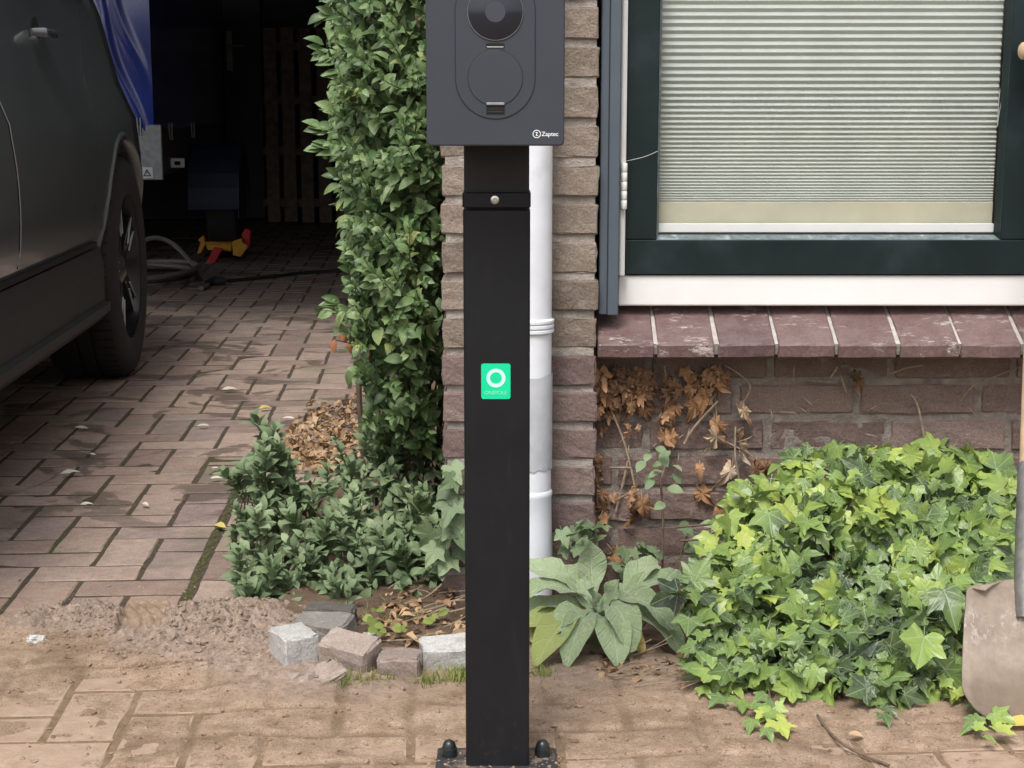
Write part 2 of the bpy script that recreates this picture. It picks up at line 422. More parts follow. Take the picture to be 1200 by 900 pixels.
M['litter_leaf'] = m_leaf('litter_leaf', [(0.05, (0.15, 0.085, 0.045)), (0.4, (0.31, 0.19, 0.10)), (0.75, (0.46, 0.31, 0.18)), (0.95, (0.55, 0.43, 0.29))], vein=(0.42, 0.3, 0.18), vein_amt=0.3, rough=0.8, trans=0.1)
M['pale_leaf'] = m_leaf('pale_leaf', [(0.1, (0.50, 0.45, 0.36)), (0.9, (0.68, 0.64, 0.54))], vein=(0.5, 0.42, 0.28), vein_amt=0.4, rough=0.75, trans=0.1)
M['yellow_leaf'] = m_leaf('yellow_leaf', [(0.1, (0.55, 0.43, 0.10)), (0.9, (0.68, 0.58, 0.22))], vein=(0.5, 0.42, 0.18), vein_amt=0.4, rough=0.6, trans=0.15)
M['orange_leaf'] = m_leaf('orange_leaf', [(0.1, (0.42, 0.16, 0.07)), (0.9, (0.55, 0.26, 0.13))], vein=(0.5, 0.3, 0.18), vein_amt=0.3, rough=0.6, trans=0.2)
M['stem'] = m_simple('stem', (0.13, 0.09, 0.06), 0.85, var=0.35, nscale=90)
M['stem_green'] = m_simple('stem_green', (0.10, 0.12, 0.05), 0.8, var=0.3, nscale=60)
M['stem_pale'] = m_simple('stem_pale', (0.30, 0.23, 0.16), 0.85, var=0.35, nscale=90)
M['grass'] = m_leaf('grass', [(0.1, (0.14, 0.19, 0.04)), (0.6, (0.24, 0.29, 0.07)), (0.9, (0.36, 0.34, 0.13))], vein_amt=0.0, rough=0.6, trans=0.25)
M['moss'] = m_simple('moss', (0.075, 0.076, 0.025), 0.95, var=0.5, nscale=120, bump=1.0, bscale=400, bdist=0.004)

M['car_paint'] = m_simple('car_paint', (0.125, 0.142, 0.150), 0.30, 0.0, var=0.05, nscale=3, coat=1.0)
M['car_plastic'] = m_simple('car_plastic', (0.013, 0.013, 0.013), 0.6, var=0.1)
M['car_skirt'] = m_simple('car_skirt', (0.026, 0.027, 0.0275), 0.62, var=0.1)
M['car_glass'] = m_simple('car_glass', (0.01, 0.012, 0.013), 0.05, var=0.0, coat=0.5)
M['glint_line'] = m_simple('glint_line', (0.62, 0.63, 0.64), 0.4, 0.2, var=0.05)  # pale tone for the painted highlights on door edge and spokes
M['rubber'] = m_simple('rubber', (0.019, 0.019, 0.0195), 0.8, var=0.2, nscale=50)
M['rim_black'] = m_simple('rim_black', (0.02, 0.02, 0.021), 0.3, 0.3, var=0.05, coat=0.4)
M['lamp_red'] = m_simple('lamp_red', (0.2, 0.01, 0.01), 0.15, var=0.0)

def m_tarp():
    t = NT('blue_tarp')
    n = t.noise(5, 4)
    c = t.ramp(n, [(0.3, (0.014, 0.036, 0.27)), (0.7, (0.022, 0.055, 0.38))])
    t.principled(c, 0.22, 0, t.bump(t.noise(240, 2), 0.1, 0.001), 0.7, coat=1.0, coat_rough=0.12)
    return t.m
M['tarp'] = m_tarp()
M['galvanised'] = m_simple('galvanised', (0.32, 0.335, 0.34), 0.5, 0.75, var=0.2, nscale=40)
M['board_black'] = m_simple('board_black', (0.06, 0.055, 0.05), 0.6, var=0.2)
M['mudguard'] = m_simple('mudguard', (0.016, 0.024, 0.055), 0.6, var=0.1)
M['lamp_white'] = m_simple('lamp_white', (0.75, 0.75, 0.76), 0.3, var=0.02)
M['yellow_paint'] = m_simple('yellow_paint', (0.62, 0.30, 0.02), 0.45, var=0.1, dirt=(0.2, 0.1, 0.03), dirt_amt=0.3)
M['red_paint'] = m_simple('red_paint', (0.48, 0.02, 0.03), 0.4, var=0.1)
M['pallet_wood'] = m_simple('pallet_wood', (0.20, 0.15, 0.12), 0.85, var=0.3, nscale=20, bump=0.4, bscale=120, bdist=0.002)
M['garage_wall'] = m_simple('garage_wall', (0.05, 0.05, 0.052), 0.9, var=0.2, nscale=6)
M['dark_door'] = m_simple('dark_door', (0.012, 0.012, 0.016), 0.5, var=0.1)
M['hose_grey'] = m_simple('hose_grey', (0.13, 0.115, 0.11), 0.55, var=0.12, nscale=30)
M['hose_black'] = m_simple('hose_black', (0.02, 0.02, 0.02), 0.5, var=0.1)
M['thread'] = m_simple('thread', (0.55, 0.55, 0.52), 0.6, var=0.05)

def m_shovel():
    t = NT('shovel_steel')
    c = t.ramp(t.noise(30, 6, 0.7), [(0.3, (0.225, 0.178, 0.138)), (0.7, (0.33, 0.272, 0.22))])
    sx = t.n('ShaderNodeSeparateXYZ'); t.l(t.pos(), sx.inputs[0])
    z = sx.outputs[2]
    w = t.math('MULTIPLY', t.smooth(t.noise(70, 8, 0.75, stretch=(1, 1, 0.45)), 0.5, 0.56), t.smooth(z, 0.075, 0.15))
    w = t.math('MULTIPLY', w, t.math('MULTIPLY', t.smooth(t.noise(9, 3), 0.42, 0.6), 0.6))
    c = t.mix(w, c, (0.62, 0.59, 0.56))
    mud = t.math('SUBTRACT', 1.0, t.smooth(t.math('ADD', z, t.math('MULTIPLY', t.noise(14, 4), 0.05)), 0.06, 0.1))
    c = t.mix(t.math('MULTIPLY', mud, 0.6), c, (0.13, 0.09, 0.06))
    t.principled(c, 0.8, 0, t.bump(t.noise(140, 6, 0.7), 0.4, 0.003), 0.25)
    return t.m
M['shovel_steel'] = m_shovel()
M['socket_steel'] = m_simple('socket_steel', (0.2, 0.195, 0.185), 0.5, 0.4, var=0.3, nscale=60, dirt=(0.3, 0.25, 0.2), dirt_amt=0.4)

def m_glass():
    t = NT('window_glass')
    tr = t.n('ShaderNodeBsdfTransparent'); tr.inputs[0].default_value = (0.98, 0.988, 0.98, 1)
    gl = t.n('ShaderNodeBsdfGlossy'); gl.inputs['Roughness'].default_value = 0.02
    gl.inputs['Color'].default_value = (1, 1, 1, 1)
    lw = t.n('ShaderNodeLayerWeight'); lw.inputs['Blend'].default_value = 0.5
    fr = t.math('ADD', 0.035, t.math('MULTIPLY', t.math('POWER', lw.outputs['Facing'], 5.0), 0.8))
    n = t.noise(1.4, 3)
    t.l(t.bump(n, 0.12, 0.02), gl.inputs['Normal'])
    mx = t.n('ShaderNodeMixShader')
    t.l(fr, mx.inputs[0])
    t.l(tr.outputs[0], mx.inputs[1]); t.l(gl.outputs[0], mx.inputs[2])
    t.l(mx.outputs[0], t.out.inputs['Surface'])
    return t.m
M['glass'] = m_glass()

# ------------------------------------------------------------------ object helpers
def link(o):
    COL.objects.link(o)
    return o

def tag(o, label=None, cat=None, group=None, kind=None):
    if label: o['label'] = label
    if cat: o['category'] = cat
    if group: o['group'] = group
    if kind: o['kind'] = kind
    return o

def thing(name, label, cat, loc=(0, 0, 0), rotz=0.0, group=None):
    o = bpy.data.objects.new(name, None)
    o.empty_display_size = 0.05
    o.location = loc
    o.rotation_euler = (0, 0, rotz)
    link(o)
    o['_w'] = 1
    del o['_w']
    return tag(o, label, cat, group)

def obj(name, me, mat=None, parent=None, local=False):
    """mesh in world coordinates (local=False) or in its parent's own frame (local=True)"""
    o = bpy.data.objects.new(name, me)
    link(o)
    if mat is not None and not me.materials:
        me.materials.append(mat)
    if parent is not None:
        o.parent = parent
        if not local and parent.parent is None and parent.type == 'EMPTY':
            o.matrix_parent_inverse = Matrix.Translation(parent.location).inverted()
    return o

def mesh(name, vs, fs, smooth=False, uvs=None):
    me = bpy.data.meshes.new(name)
    me.from_pydata([tuple(v) for v in vs], [], fs)
    if uvs is not None:
        ul = me.uv_layers.new(name='UVMap')
        li = np.empty(len(me.loops), dtype=np.int32)
        me.loops.foreach_get('vertex_index', li)
        ul.data.foreach_set('uv', np.asarray(uvs, dtype=np.float32)[li].ravel())
    if smooth:
        me.polygons.foreach_set('use_smooth', np.ones(len(me.polygons), dtype=bool))
    me.update()
    return me

class MB:
    def __init__(self):
        self.v, self.f = [], []
    def add(self, vs, fs):
        b = len(self.v)
        self.v += [Vector(v) for v in vs]
        self.f += [tuple(i + b for i in f) for f in fs]
        return self
    def box(self, x0, x1, y0, y1, z0, z1, M4=None):
        vs = [Vector((x, y, z)) for z in (z0, z1) for y in (y0, y1) for x in (x0, x1)]
        if M4 is not None: vs = [M4 @ v for v in vs]
        return self.add(vs, [(0, 2, 3, 1), (4, 5, 7, 6), (0, 1, 5, 4), (2, 6, 7, 3), (0, 4, 6, 2), (1, 3, 7, 5)])
    def prism(self, pts, y0, y1):
        """polygon in x,z (counter-clockwise seen from the front, -y) extruded from y0 to y1"""
        n = len(pts)
        vs = [(x, y0, z) for x, z in pts] + [(x, y1, z) for x, z in pts]
        fs = [tuple(range(n)), tuple(range(2 * n - 1, n - 1, -1))]
        fs += [(i, i + n, (i + 1) % n + n, (i + 1) % n) for i in range(n)]
        return self.add(vs, fs)
    def tube(self, path, r, n=8, cap=True):
        path = [Vector(p) for p in path]
        rs = r if isinstance(r, (list, tuple)) else [r] * len(path)
        b = len(self.v); prev = None
        for i, p in enumerate(path):
            d = (path[min(i + 1, len(path) - 1)] - path[max(i - 1, 0)])
            d = d.normalized() if d.length > 1e-9 else Vector((0, 0, 1))
            if prev is None:
                a = d.orthogonal().normalized()
            else:
                a = prev - d * prev.dot(d)
                a = a.normalized() if a.length > 1e-6 else d.orthogonal().normalized()
            prev = a; c = d.cross(a)
            for k in range(n):
                t = 2 * math.pi * k / n
                self.v.append(p + (a * math.cos(t) + c * math.sin(t)) * rs[i])
        for i in range(len(path) - 1):
            for k in range(n):
                self.f.append((b + i * n + k, b + i * n + (k + 1) % n, b + (i + 1) * n + (k + 1) % n, b + (i + 1) * n + k))
        if cap:
            self.f.append(tuple(b + k for k in range(n - 1, -1, -1)))
            e = b + (len(path) - 1) * n
            self.f.append(tuple(e + k for k in range(n)))
        return self
    def lathe(self, prof, origin, axis='z', n=24, cap=True):
        """prof: list of (r, h) along the axis"""
        o = Vector(origin); b = len(self.v)
        for r, h in prof:
            for k in range(n):
                t = 2 * math.pi * k / n
                if axis == 'z': p = Vector((r * math.cos(t), r * math.sin(t), h))
                elif axis == 'y': p = Vector((r * math.cos(t), h, r * math.sin(t)))
                else: p = Vector((h, r * math.cos(t), r * math.sin(t)))
                self.v.append(o + p)
        for i in range(len(prof) - 1):
            for k in range(n):
                self.f.append((b + i * n + k, b + i * n + (k + 1) % n, b + (i + 1) * n + (k + 1) % n, b + (i + 1) * n + k))
        for i in (0, len(prof) - 1):
            if cap and prof[i][0] > 1e-6:
                self.f.append(tuple(b + i * n + k for k in range(n)))
        return self
    def me(self, name, smooth=False, bevel=0.0, seg=1):
        m = mesh(name, self.v, self.f)
        bm = bmesh.new(); bm.from_mesh(m)
        bmesh.ops.remove_doubles(bm, verts=bm.verts, dist=1e-6)
        bmesh.ops.recalc_face_normals(bm, faces=bm.faces)
        if bevel:
            es = [e for e in bm.edges if len(e.link_faces) == 2 and e.calc_face_angle(0) > 0.6]
            bmesh.ops.bevel(bm, geom=es, offset=bevel, offset_type='OFFSET', segments=seg, profile=0.5, affect='EDGES', clamp_overlap=True)
        bm.to_mesh(m); bm.free()
        if smooth:
            m.polygons.foreach_set('use_smooth', np.ones(len(m.polygons), dtype=bool))
            try:
                m.set_sharp_from_angle(angle=R(40))
            except Exception:
                pass
        return m

def boxme(name, x0, x1, y0, y1, z0, z1, bevel=0.0, seg=1):
    return MB().box(x0, x1, y0, y1, z0, z1).me(name, bevel=bevel, seg=seg)

def circle(cx, cz, r, n=40, a0=0.0, a1=2 * math.pi):
    full = abs(a1 - a0 - 2 * math.pi) < 1e-6
    m = n if full else n + 1
    return [(cx + r * math.cos(a0 + (a1 - a0) * k / n), cz + r * math.sin(a0 + (a1 - a0) * k / n)) for k in range(m)]

def rrect(x0, x1, z0, z1, r, n=6):
    p = []
    for cx, cz, a in ((x1 - r, z0 + r, -90), (x1 - r, z1 - r, 0), (x0 + r, z1 - r, 90), (x0 + r, z0 + r, 180)):
        p += circle(cx, cz, r, n, R(a), R(a + 90))
    return p

# ---- rough rectangular block (bricks, pavers, stones): grid box with chamfered, uneven edges
def block_me(name, lx, ly, lz, cham, rough, seed, cuts=(3, 1, 1), tilt=0.0):
    rg = random.Random(seed)
    def axis(l, c):
        h = l / 2
        pts = [-h, -h + cham]
        inner = l - 2 * cham
        for k in range(1, c + 1): pts.append(-h + cham + inner * k / (c + 1))
        return pts + [h - cham, h]
    ax = [axis(lx, cuts[0]), axis(ly, cuts[1]), axis(lz, cuts[2])]
    n = [len(a) for a in ax]
    idx = {}; vs = []; fs = []
    def vert(i, j, k):
        key = (i, j, k)
        if key not in idx:
            p = [ax[0][i], ax[1][j], ax[2][k]]
            e = [i in (0, n[0] - 1), j in (0, n[1] - 1), k in (0, n[2] - 1)]
            if sum(e) >= 2:
                q = cham * (0.55 if sum(e) == 2 else 0.75) * rg.uniform(0.6, 1.3)
                for a in range(3):
                    if e[a]: p[a] -= math.copysign(q, p[a])
            for a in range(3): p[a] += rg.uniform(-rough, rough)
            idx[key] = len(vs); vs.append(p)
        return idx[key]
    for a, b, c in ((0, 1, 2), (1, 2, 0), (2, 0, 1)):
        for side in (0, n[c] - 1):
            for i in range(n[a] - 1):
                for j in range(n[b] - 1):
                    q = []
                    for di, dj in ((0, 0), (1, 0), (1, 1), (0, 1)):
                        t = [0, 0, 0]; t[a] = i + di; t[b] = j + dj; t[c] = side
                        q.append(vert(*t))
                    fs.append(tuple(q if side else q[::-1]))
    return mesh(name, vs, fs, smooth=False)

# ------------------------------------------------------------------ leaf templates: (verts, faces, uvs), length 1 along +y, face up +z
def leaf_oval(w=0.26, fold=0.3, droop=0.25, rows=5, peak=0.45, wav=0.0, seed=0):
    rg = random.Random(seed)
    vs, fs, uv = [], [], []
    for i in range(rows + 1):
        t = i / rows
        hw = w * (math.sin(math.pi * min(1, t ** (math.log(0.5) / math.log(peak)))) ** 0.8 if 0 < t < 1 else 0.0) + 0.006
        z = -droop * t * t + 0.06 * math.sin(t * math.pi)
        for s in (-1, 0, 1):
            vs.append((s * hw, t, z + (fold * hw + rg.uniform(-wav, wav) if s else 0)))
            uv.append((0.5 + s * hw, t))
    for i in range(rows):
        a = i * 3
        fs += [(a, a + 1, a + 4, a + 3), (a + 1, a + 2, a + 5, a + 4)]
    return vs, fs, uv

def leaf_ivy(seed=0, slim=1.0, curl=0.22, crumple=0.03):
    rg = random.Random(seed)
    half = [(0.0, 0.0), (0.14, -0.12), (0.31, -0.16), (0.41, -0.06), (0.40, 0.08), (0.49, 0.22), (0.61, 0.43), (0.42, 0.44), (0.27, 0.49), (0.22, 0.66), (0.13, 0.83), (0.0, 1.0)]
    right = [(x * slim * rg.uniform(0.9, 1.1), y * rg.uniform(0.95, 1.05)) for x, y in half]
    left = [(-x * slim * rg.uniform(0.9, 1.1), y * rg.uniform(0.95, 1.05)) for x, y in half]
    outline0 = right + left[-2:0:-1]
    m0 = len(outline0); tips = {2, 6, 11, m0 - 2, m0 - 6}
    outline = []
    for i in range(m0):
        p, q = outline0[i], outline0[(i + 1) % m0]
        a_, b_ = outline0[i - 1], outline0[(i + 2) % m0]
        outline.append(p)
        t_ = 0.5
        mx, my = (-a_[0] + 9 * p[0] + 9 * q[0] - b_[0]) / 16, (-a_[1] + 9 * p[1] + 9 * q[1] - b_[1]) / 16
        if i in tips or (i + 1) % m0 in tips: mx, my = (mx + (p[0] + q[0]) / 2) / 2, (my + (p[1] + q[1]) / 2) / 2
        outline.append((mx, my))
    cen = (0.0, 0.22)
    def zz(x, y):
        r2 = x * x + (y - 0.2) ** 2
        return -curl * r2 + 0.16 * abs(x) + rg.uniform(-crumple, crumple)
    vs = [(cen[0], cen[1], 0.0)] + [(x, y, zz(x, y)) for x, y in outline]
    n = len(outline)
    fs = [(0, 1 + i, 1 + (i + 1) % n) for i in range(n)]
    uv = [(0.5 + v[0], v[1]) for v in vs]
    # petiole
    b = len(vs)
    vs += [(-0.014, 0.02, 0.0), (0.014, 0.02, 0.0), (0.012, -0.35, -0.14), (-0.012, -0.35, -0.14)]
    uv += [(0.5, 0.5)] * 4
    fs.append((b, b + 3, b + 2, b + 1))
    return vs, fs, uv

def tmpl_mesh(name, t, mat):
    me = mesh(name, t[0], t[1], smooth=True, uvs=t[2])
    me.materials.append(mat)
    return me

def leaf_matrix(pos, tip, nrm, size):
    y = Vector(tip).normalized()
    z = Vector(nrm) - y * Vector(nrm).dot(y)
    z = z.normalized() if z.length > 1e-5 else y.orthogonal().normalized()
    x = y.cross(z)
    m = Matrix((x, y, z)).transposed().to_4x4()
    return Matrix.Translation(pos) @ m @ Matrix.Diagonal((size, size, size, 1))

def leaves_on(parent, placed, templates, mat, name='leaf', limit=300, kind_name='foliage', key=None):
    """placed: list of (pos, tip, normal, size); the ones that show largest become objects of their own"""
    mes = [tmpl_mesh(name, t, mat) for t in templates]
    order = sorted(range(len(placed)), key=key if key else (lambda i: placed[i][0].y / max(placed[i][3], 1e-3)))
    near, rest = order[:limit], order[limit:]
    for i in near:
        p, tip, nr, s = placed[i]
        o = bpy.data.objects.new(name, mes[i % len(mes)])
        link(o); o.parent = parent
        o.matrix_parent_inverse = Matrix.Translation(parent.location).inverted()
        o.matrix_basis = leaf_matrix(p, tip, nr, s)
    if rest:
        V, F, U = [], [], []
        arr = [(np.array([(*v, 1) for v in t[0]]), t[1], t[2]) for t in templates]
        b = 0
        for i in rest:
            p, tip, nr, s = placed[i]
            va, fa, ua = arr[i % len(arr)]
            m = np.array(leaf_matrix(p, tip, nr, s))
            V.append((va @ m.T)[:, :3]); U += ua
            F += [tuple(k + b for k in f) for f in fa]
            b += len(va)
        me = mesh(kind_name, np.concatenate(V), F, smooth=True, uvs=U)
        o = obj(kind_name, me, mat, parent)
        o['kind'] = 'stuff'

def inpoly(x, y, poly):
    c = False
    j = len(poly) - 1
    for i in range(len(poly)):
        xi, yi = poly[i]; xj, yj = poly[j]
        if (yi > y) != (yj > y) and x < (xj - xi) * (y - yi) / (yj - yi) + xi: c = not c
        j = i
    return c

def rand_in(poly):
    xs = [p[0] for p in poly]; ys = [p[1] for p in poly]
    while True:
        x, y = random.uniform(min(xs), max(xs)), random.uniform(min(ys), max(ys))
        if inpoly(x, y, poly): return x, y

def rvec(a=1.0):
    return Vector((random.uniform(-a, a), random.uniform(-a, a), random.uniform(-a, a)))

def bez(p0, p1, p2, n=8):
    p0, p1, p2 = Vector(p0), Vector(p1), Vector(p2)
    return [p0 * (1 - t) ** 2 + p1 * 2 * t * (1 - t) + p2 * t * t for t in [k / n for k in range(n + 1)]]

def catmull(pts, n=6):
    pts = [Vector(p) for p in pts]
    out = []
    for i in range(len(pts) - 1):
        a, b, c, d = pts[max(i - 1, 0)], pts[i], pts[i + 1], pts[min(i + 2, len(pts) - 1)]
        for k in range(n):
            t = k / n
            out.append(0.5 * ((2 * b) + (c - a) * t + (2 * a - 5 * b + 4 * c - d) * t * t + (3 * b - a - 3 * c + d) * t ** 3))
    out.append(pts[-1])
    return out

# ================================================================== SETTING: ground, pavers, sand, beds
PHI = 0.0545                                  # the driveway runs away from the street a little to the left
ground = obj('ground', mesh('ground', [(-150, -150, -0.06), (150, -150, -0.06), (150, 150, -0.06), (-150, 150, -0.06)], [(0, 1, 2, 3)]), M['joint'])
tag(ground, kind='structure')

U_ = 0.1045                                   # paver module with its joint
ref = G(252, 624)                             # right end of one lengthwise paver, at the mossy joint
away = Vector((-math.sin(PHI), math.cos(PHI), 0)); side = Vector((math.cos(PHI), math.sin(PHI), 0))
refn = G(205, 631)                            # its near edge
O_l = ref.dot(side); O_y = Vector((refn.x, refn.y, 0)).dot(away)
# cells: x right edge of brick = 0 at the mossy joint, y = 0 at near edge of that brick
driveway = obj('driveway', mesh('driveway', [tuple(side * x + away * y + Vector((0, 0, -0.0010))) for x, y in ((-5.2, 0.6), (2.6, 0.6), (2.6, 14.2), (-5.2, 14.2))], [(0, 1, 2, 3)]), M['joint'])
tag(driveway, kind='structure')

pav_variants = {}
def paver_mesh(kind, w, l, k):
    key = (kind, k)
    if key not in pav_variants:
        me = block_me('paver', w, l, 0.05, 0.005, 0.0009, hash_seed(kind, k), cuts=(2, 1, 0) if w > l else (1, 2, 0))
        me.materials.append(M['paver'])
        pav_variants[key] = me
    return pav_variants[key]
def hash_seed(kind, k):
    return sum(ord(c) for c in kind) * 131 + k * 17 + 3

BED_FRONT = 2.50
def pave_cells():
    out = []
    for cy in range(-14, 112):
        for cx in range(-48, 24):
            d = (cx + 2 + cy) % 4              # brick with its right end at the joint occupies cells -2,-1 of row 0
            if d == 0: w, l, x0, y0 = 2, 1, cx, cy
            elif d == 2: w, l, x0, y0 = 1, 2, cx, cy
            else: continue
            out.append((x0 * U_, y0 * U_, w * U_, l * U_, 'long' if w == 2 else 'deep'))
    return out
bricks = []
for x0, y0, w, l, kd in pave_cells():
    yc = O_y + y0 + l / 2
    if yc > 13.4 or yc < 1.55: continue
    xr, kind = w, kd
    wy = yc
    if wy > BED_FRONT + 0.12:                  # beside the bed: clip at the mossy joint, further back at the bed's rim
        lim = 0.0 if wy < 3.95 else 3 * U_
        if x0 >= lim - 0.01: continue
        if x0 + w > lim + 0.01:
            w = lim - x0; kind = 'half'
    xc = O_l + x0 + w / 2
    c = side * xc + away * yc
    if c.x > 1.35 or c.x < -4.3: continue
    bricks.append((c, w, l, kind))
# edging course right of the mossy joint, bricks lying along the drive
yb = BED_FRONT + 0.2
while yb < 3.9 - 2 * U_:
    bricks.append((side * (O_l + 0.013 + 0.052) + away * (yb + 0.105), U_, 2 * U_, 'edge'))
    yb += 2 * U_ + 0.002

def in_view(c):
    px, py = proj(c)
    return -40 < px < 1240 and 100 < py < 960
bricks.sort(key=lambda b: (0 if in_view(b[0]) else 1, b[0].y))
rest_v, rest_f = [], []
for i, (c, w, l, kind) in enumerate(bricks):
    vi = i % 5
    bw, bl = w - 0.0045, l - 0.0045
    if kind == 'edge': kind, bl = 'deep', 2 * U_ - 0.0045
    me = paver_mesh(kind, bw, bl, vi)
    dz = random.uniform(-0.0004, 0.0016)
    loc = Vector((c.x, c.y, -0.025 + dz))
    rot = Matrix.Rotation(PHI + random.uniform(-0.006, 0.006), 4, 'Z') @ Matrix.Rotation(random.uniform(-0.004, 0.004), 4, 'X') @ Matrix.Rotation(random.uniform(-0.006, 0.006), 4, 'Y')
    if random.random() < 0.5: rot = rot @ Matrix.Rotation(math.pi, 4, 'Z')
    if i < 300:
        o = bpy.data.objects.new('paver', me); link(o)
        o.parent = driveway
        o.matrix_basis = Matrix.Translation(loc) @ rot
    else:
        if c.y < 1.9: continue
        b = len(rest_v)
        mm = Matrix.Translation(loc) @ rot
        rest_v += [mm @ v.co for v in me.vertices]
        rest_f += [tuple(q + b for q in p.vertices) for p in me.polygons]
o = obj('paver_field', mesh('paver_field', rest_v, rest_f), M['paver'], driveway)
o['kind'] = 'stuff'

# moss in the wide joint and here and there between the pavers
mv = MB()
for k in range(300):
    t = random.random() ** 1.5
    yb = 2.78 + t * 1.15
    dens = random.random()
    base = side * (O_l + 0.005 + random.gauss(0, 0.0035)) + away * yb
    r = random.uniform(0.002, 0.0055)
    mv.lathe([(r * 1.1, -0.006), (r, 0.0), (r * 0.6, r * 0.35), (0.0005, r * 0.5)], (base.x, base.y, 0.0), n=6)
mo = obj('moss', mv.me('moss', smooth=True), M['moss'])
tag(mo, 'strip of green moss filling the long joint beside the bed', 'moss', kind='stuff')

# ---- planting bed soil (a heightfield along the house)
def grid_sheet(name, x0, x1, y0, y1, step, hf, keep=None, mat=None):
    xs = np.arange(x0, x1 + step / 2, step); ys = np.arange(y0, y1 + step / 2, step)
    X, Y = np.meshgrid(xs, ys)
    Z = hf(X, Y)
    nx, ny = len(xs), len(ys)
    I = np.arange(nx * ny).reshape(ny, nx)
    q = np.stack([I[:-1, :-1], I[:-1, 1:], I[1:, 1:], I[1:, :-1]], -1).reshape(-1, 4)
    if keep is not None:
        k = keep(X, Y, Z).ravel()
        q = q[k[q].any(axis=1)]
    used = np.unique(q)
    remap = np.full(nx * ny, -1); remap[used] = np.arange(len(used))
    P = np.stack([X.ravel(), Y.ravel(), Z.ravel()], -1)[used]
    me = bpy.data.meshes.new(name)
    me.vertices.add(len(P)); me.vertices.foreach_set('co', P.astype(np.float32).ravel())
    q = remap[q]
    me.loops.add(q.size); me.loops.foreach_set('vertex_index', q.astype(np.int32).ravel())
    me.polygons.add(len(q))
    me.polygons.foreach_set('loop_start', np.arange(0, q.size, 4, dtype=np.int32))
    me.polygons.foreach_set('use_smooth', np.ones(len(q), dtype=bool))
    me.update(calc_edges=True); me.validate()
    if mat: me.materials.append(mat)
    return me

def joint_x(Y):                               # world x of the mossy joint at depth Y
    return (O_l + 0.12) / math.cos(PHI) - math.tan(PHI) * Y

def soil_h(X, Y):
    n = fbm(X * 9, Y * 9, 3, 5, 0.55) - 0.5
    left_in = sstep(0.0, 0.06, X - (joint_x(Y) + 0.02 + 0.29 * sstep(3.85, 3.95, Y)))
    right = X > -0.1
    front = np.where(right, 2.46 + 0.05 * (fbm(X * 4, Y * 0 + 1, 8, 3) - 0.5) - 0.0 * X, 2.58)
    front = front - 0.14 * sstep(0.25, 0.6, X)
    rise = sstep(0.0, 0.12, Y - front)
    return -0.03 + (np.where(right, 0.036, 0.045) + 0.03 * n) * rise * left_in + 0.006 * n
soil = obj('planting_bed', grid_sheet('planting_bed', -0.95, 1.45, 2.25, 6.0, 0.012, soil_h, lambda X, Y, Z: (Z > -0.022) & ((X > -0.9)) & ((X > joint_x(Y) - 0.02))), M['soil'])
tag(soil, kind='structure')

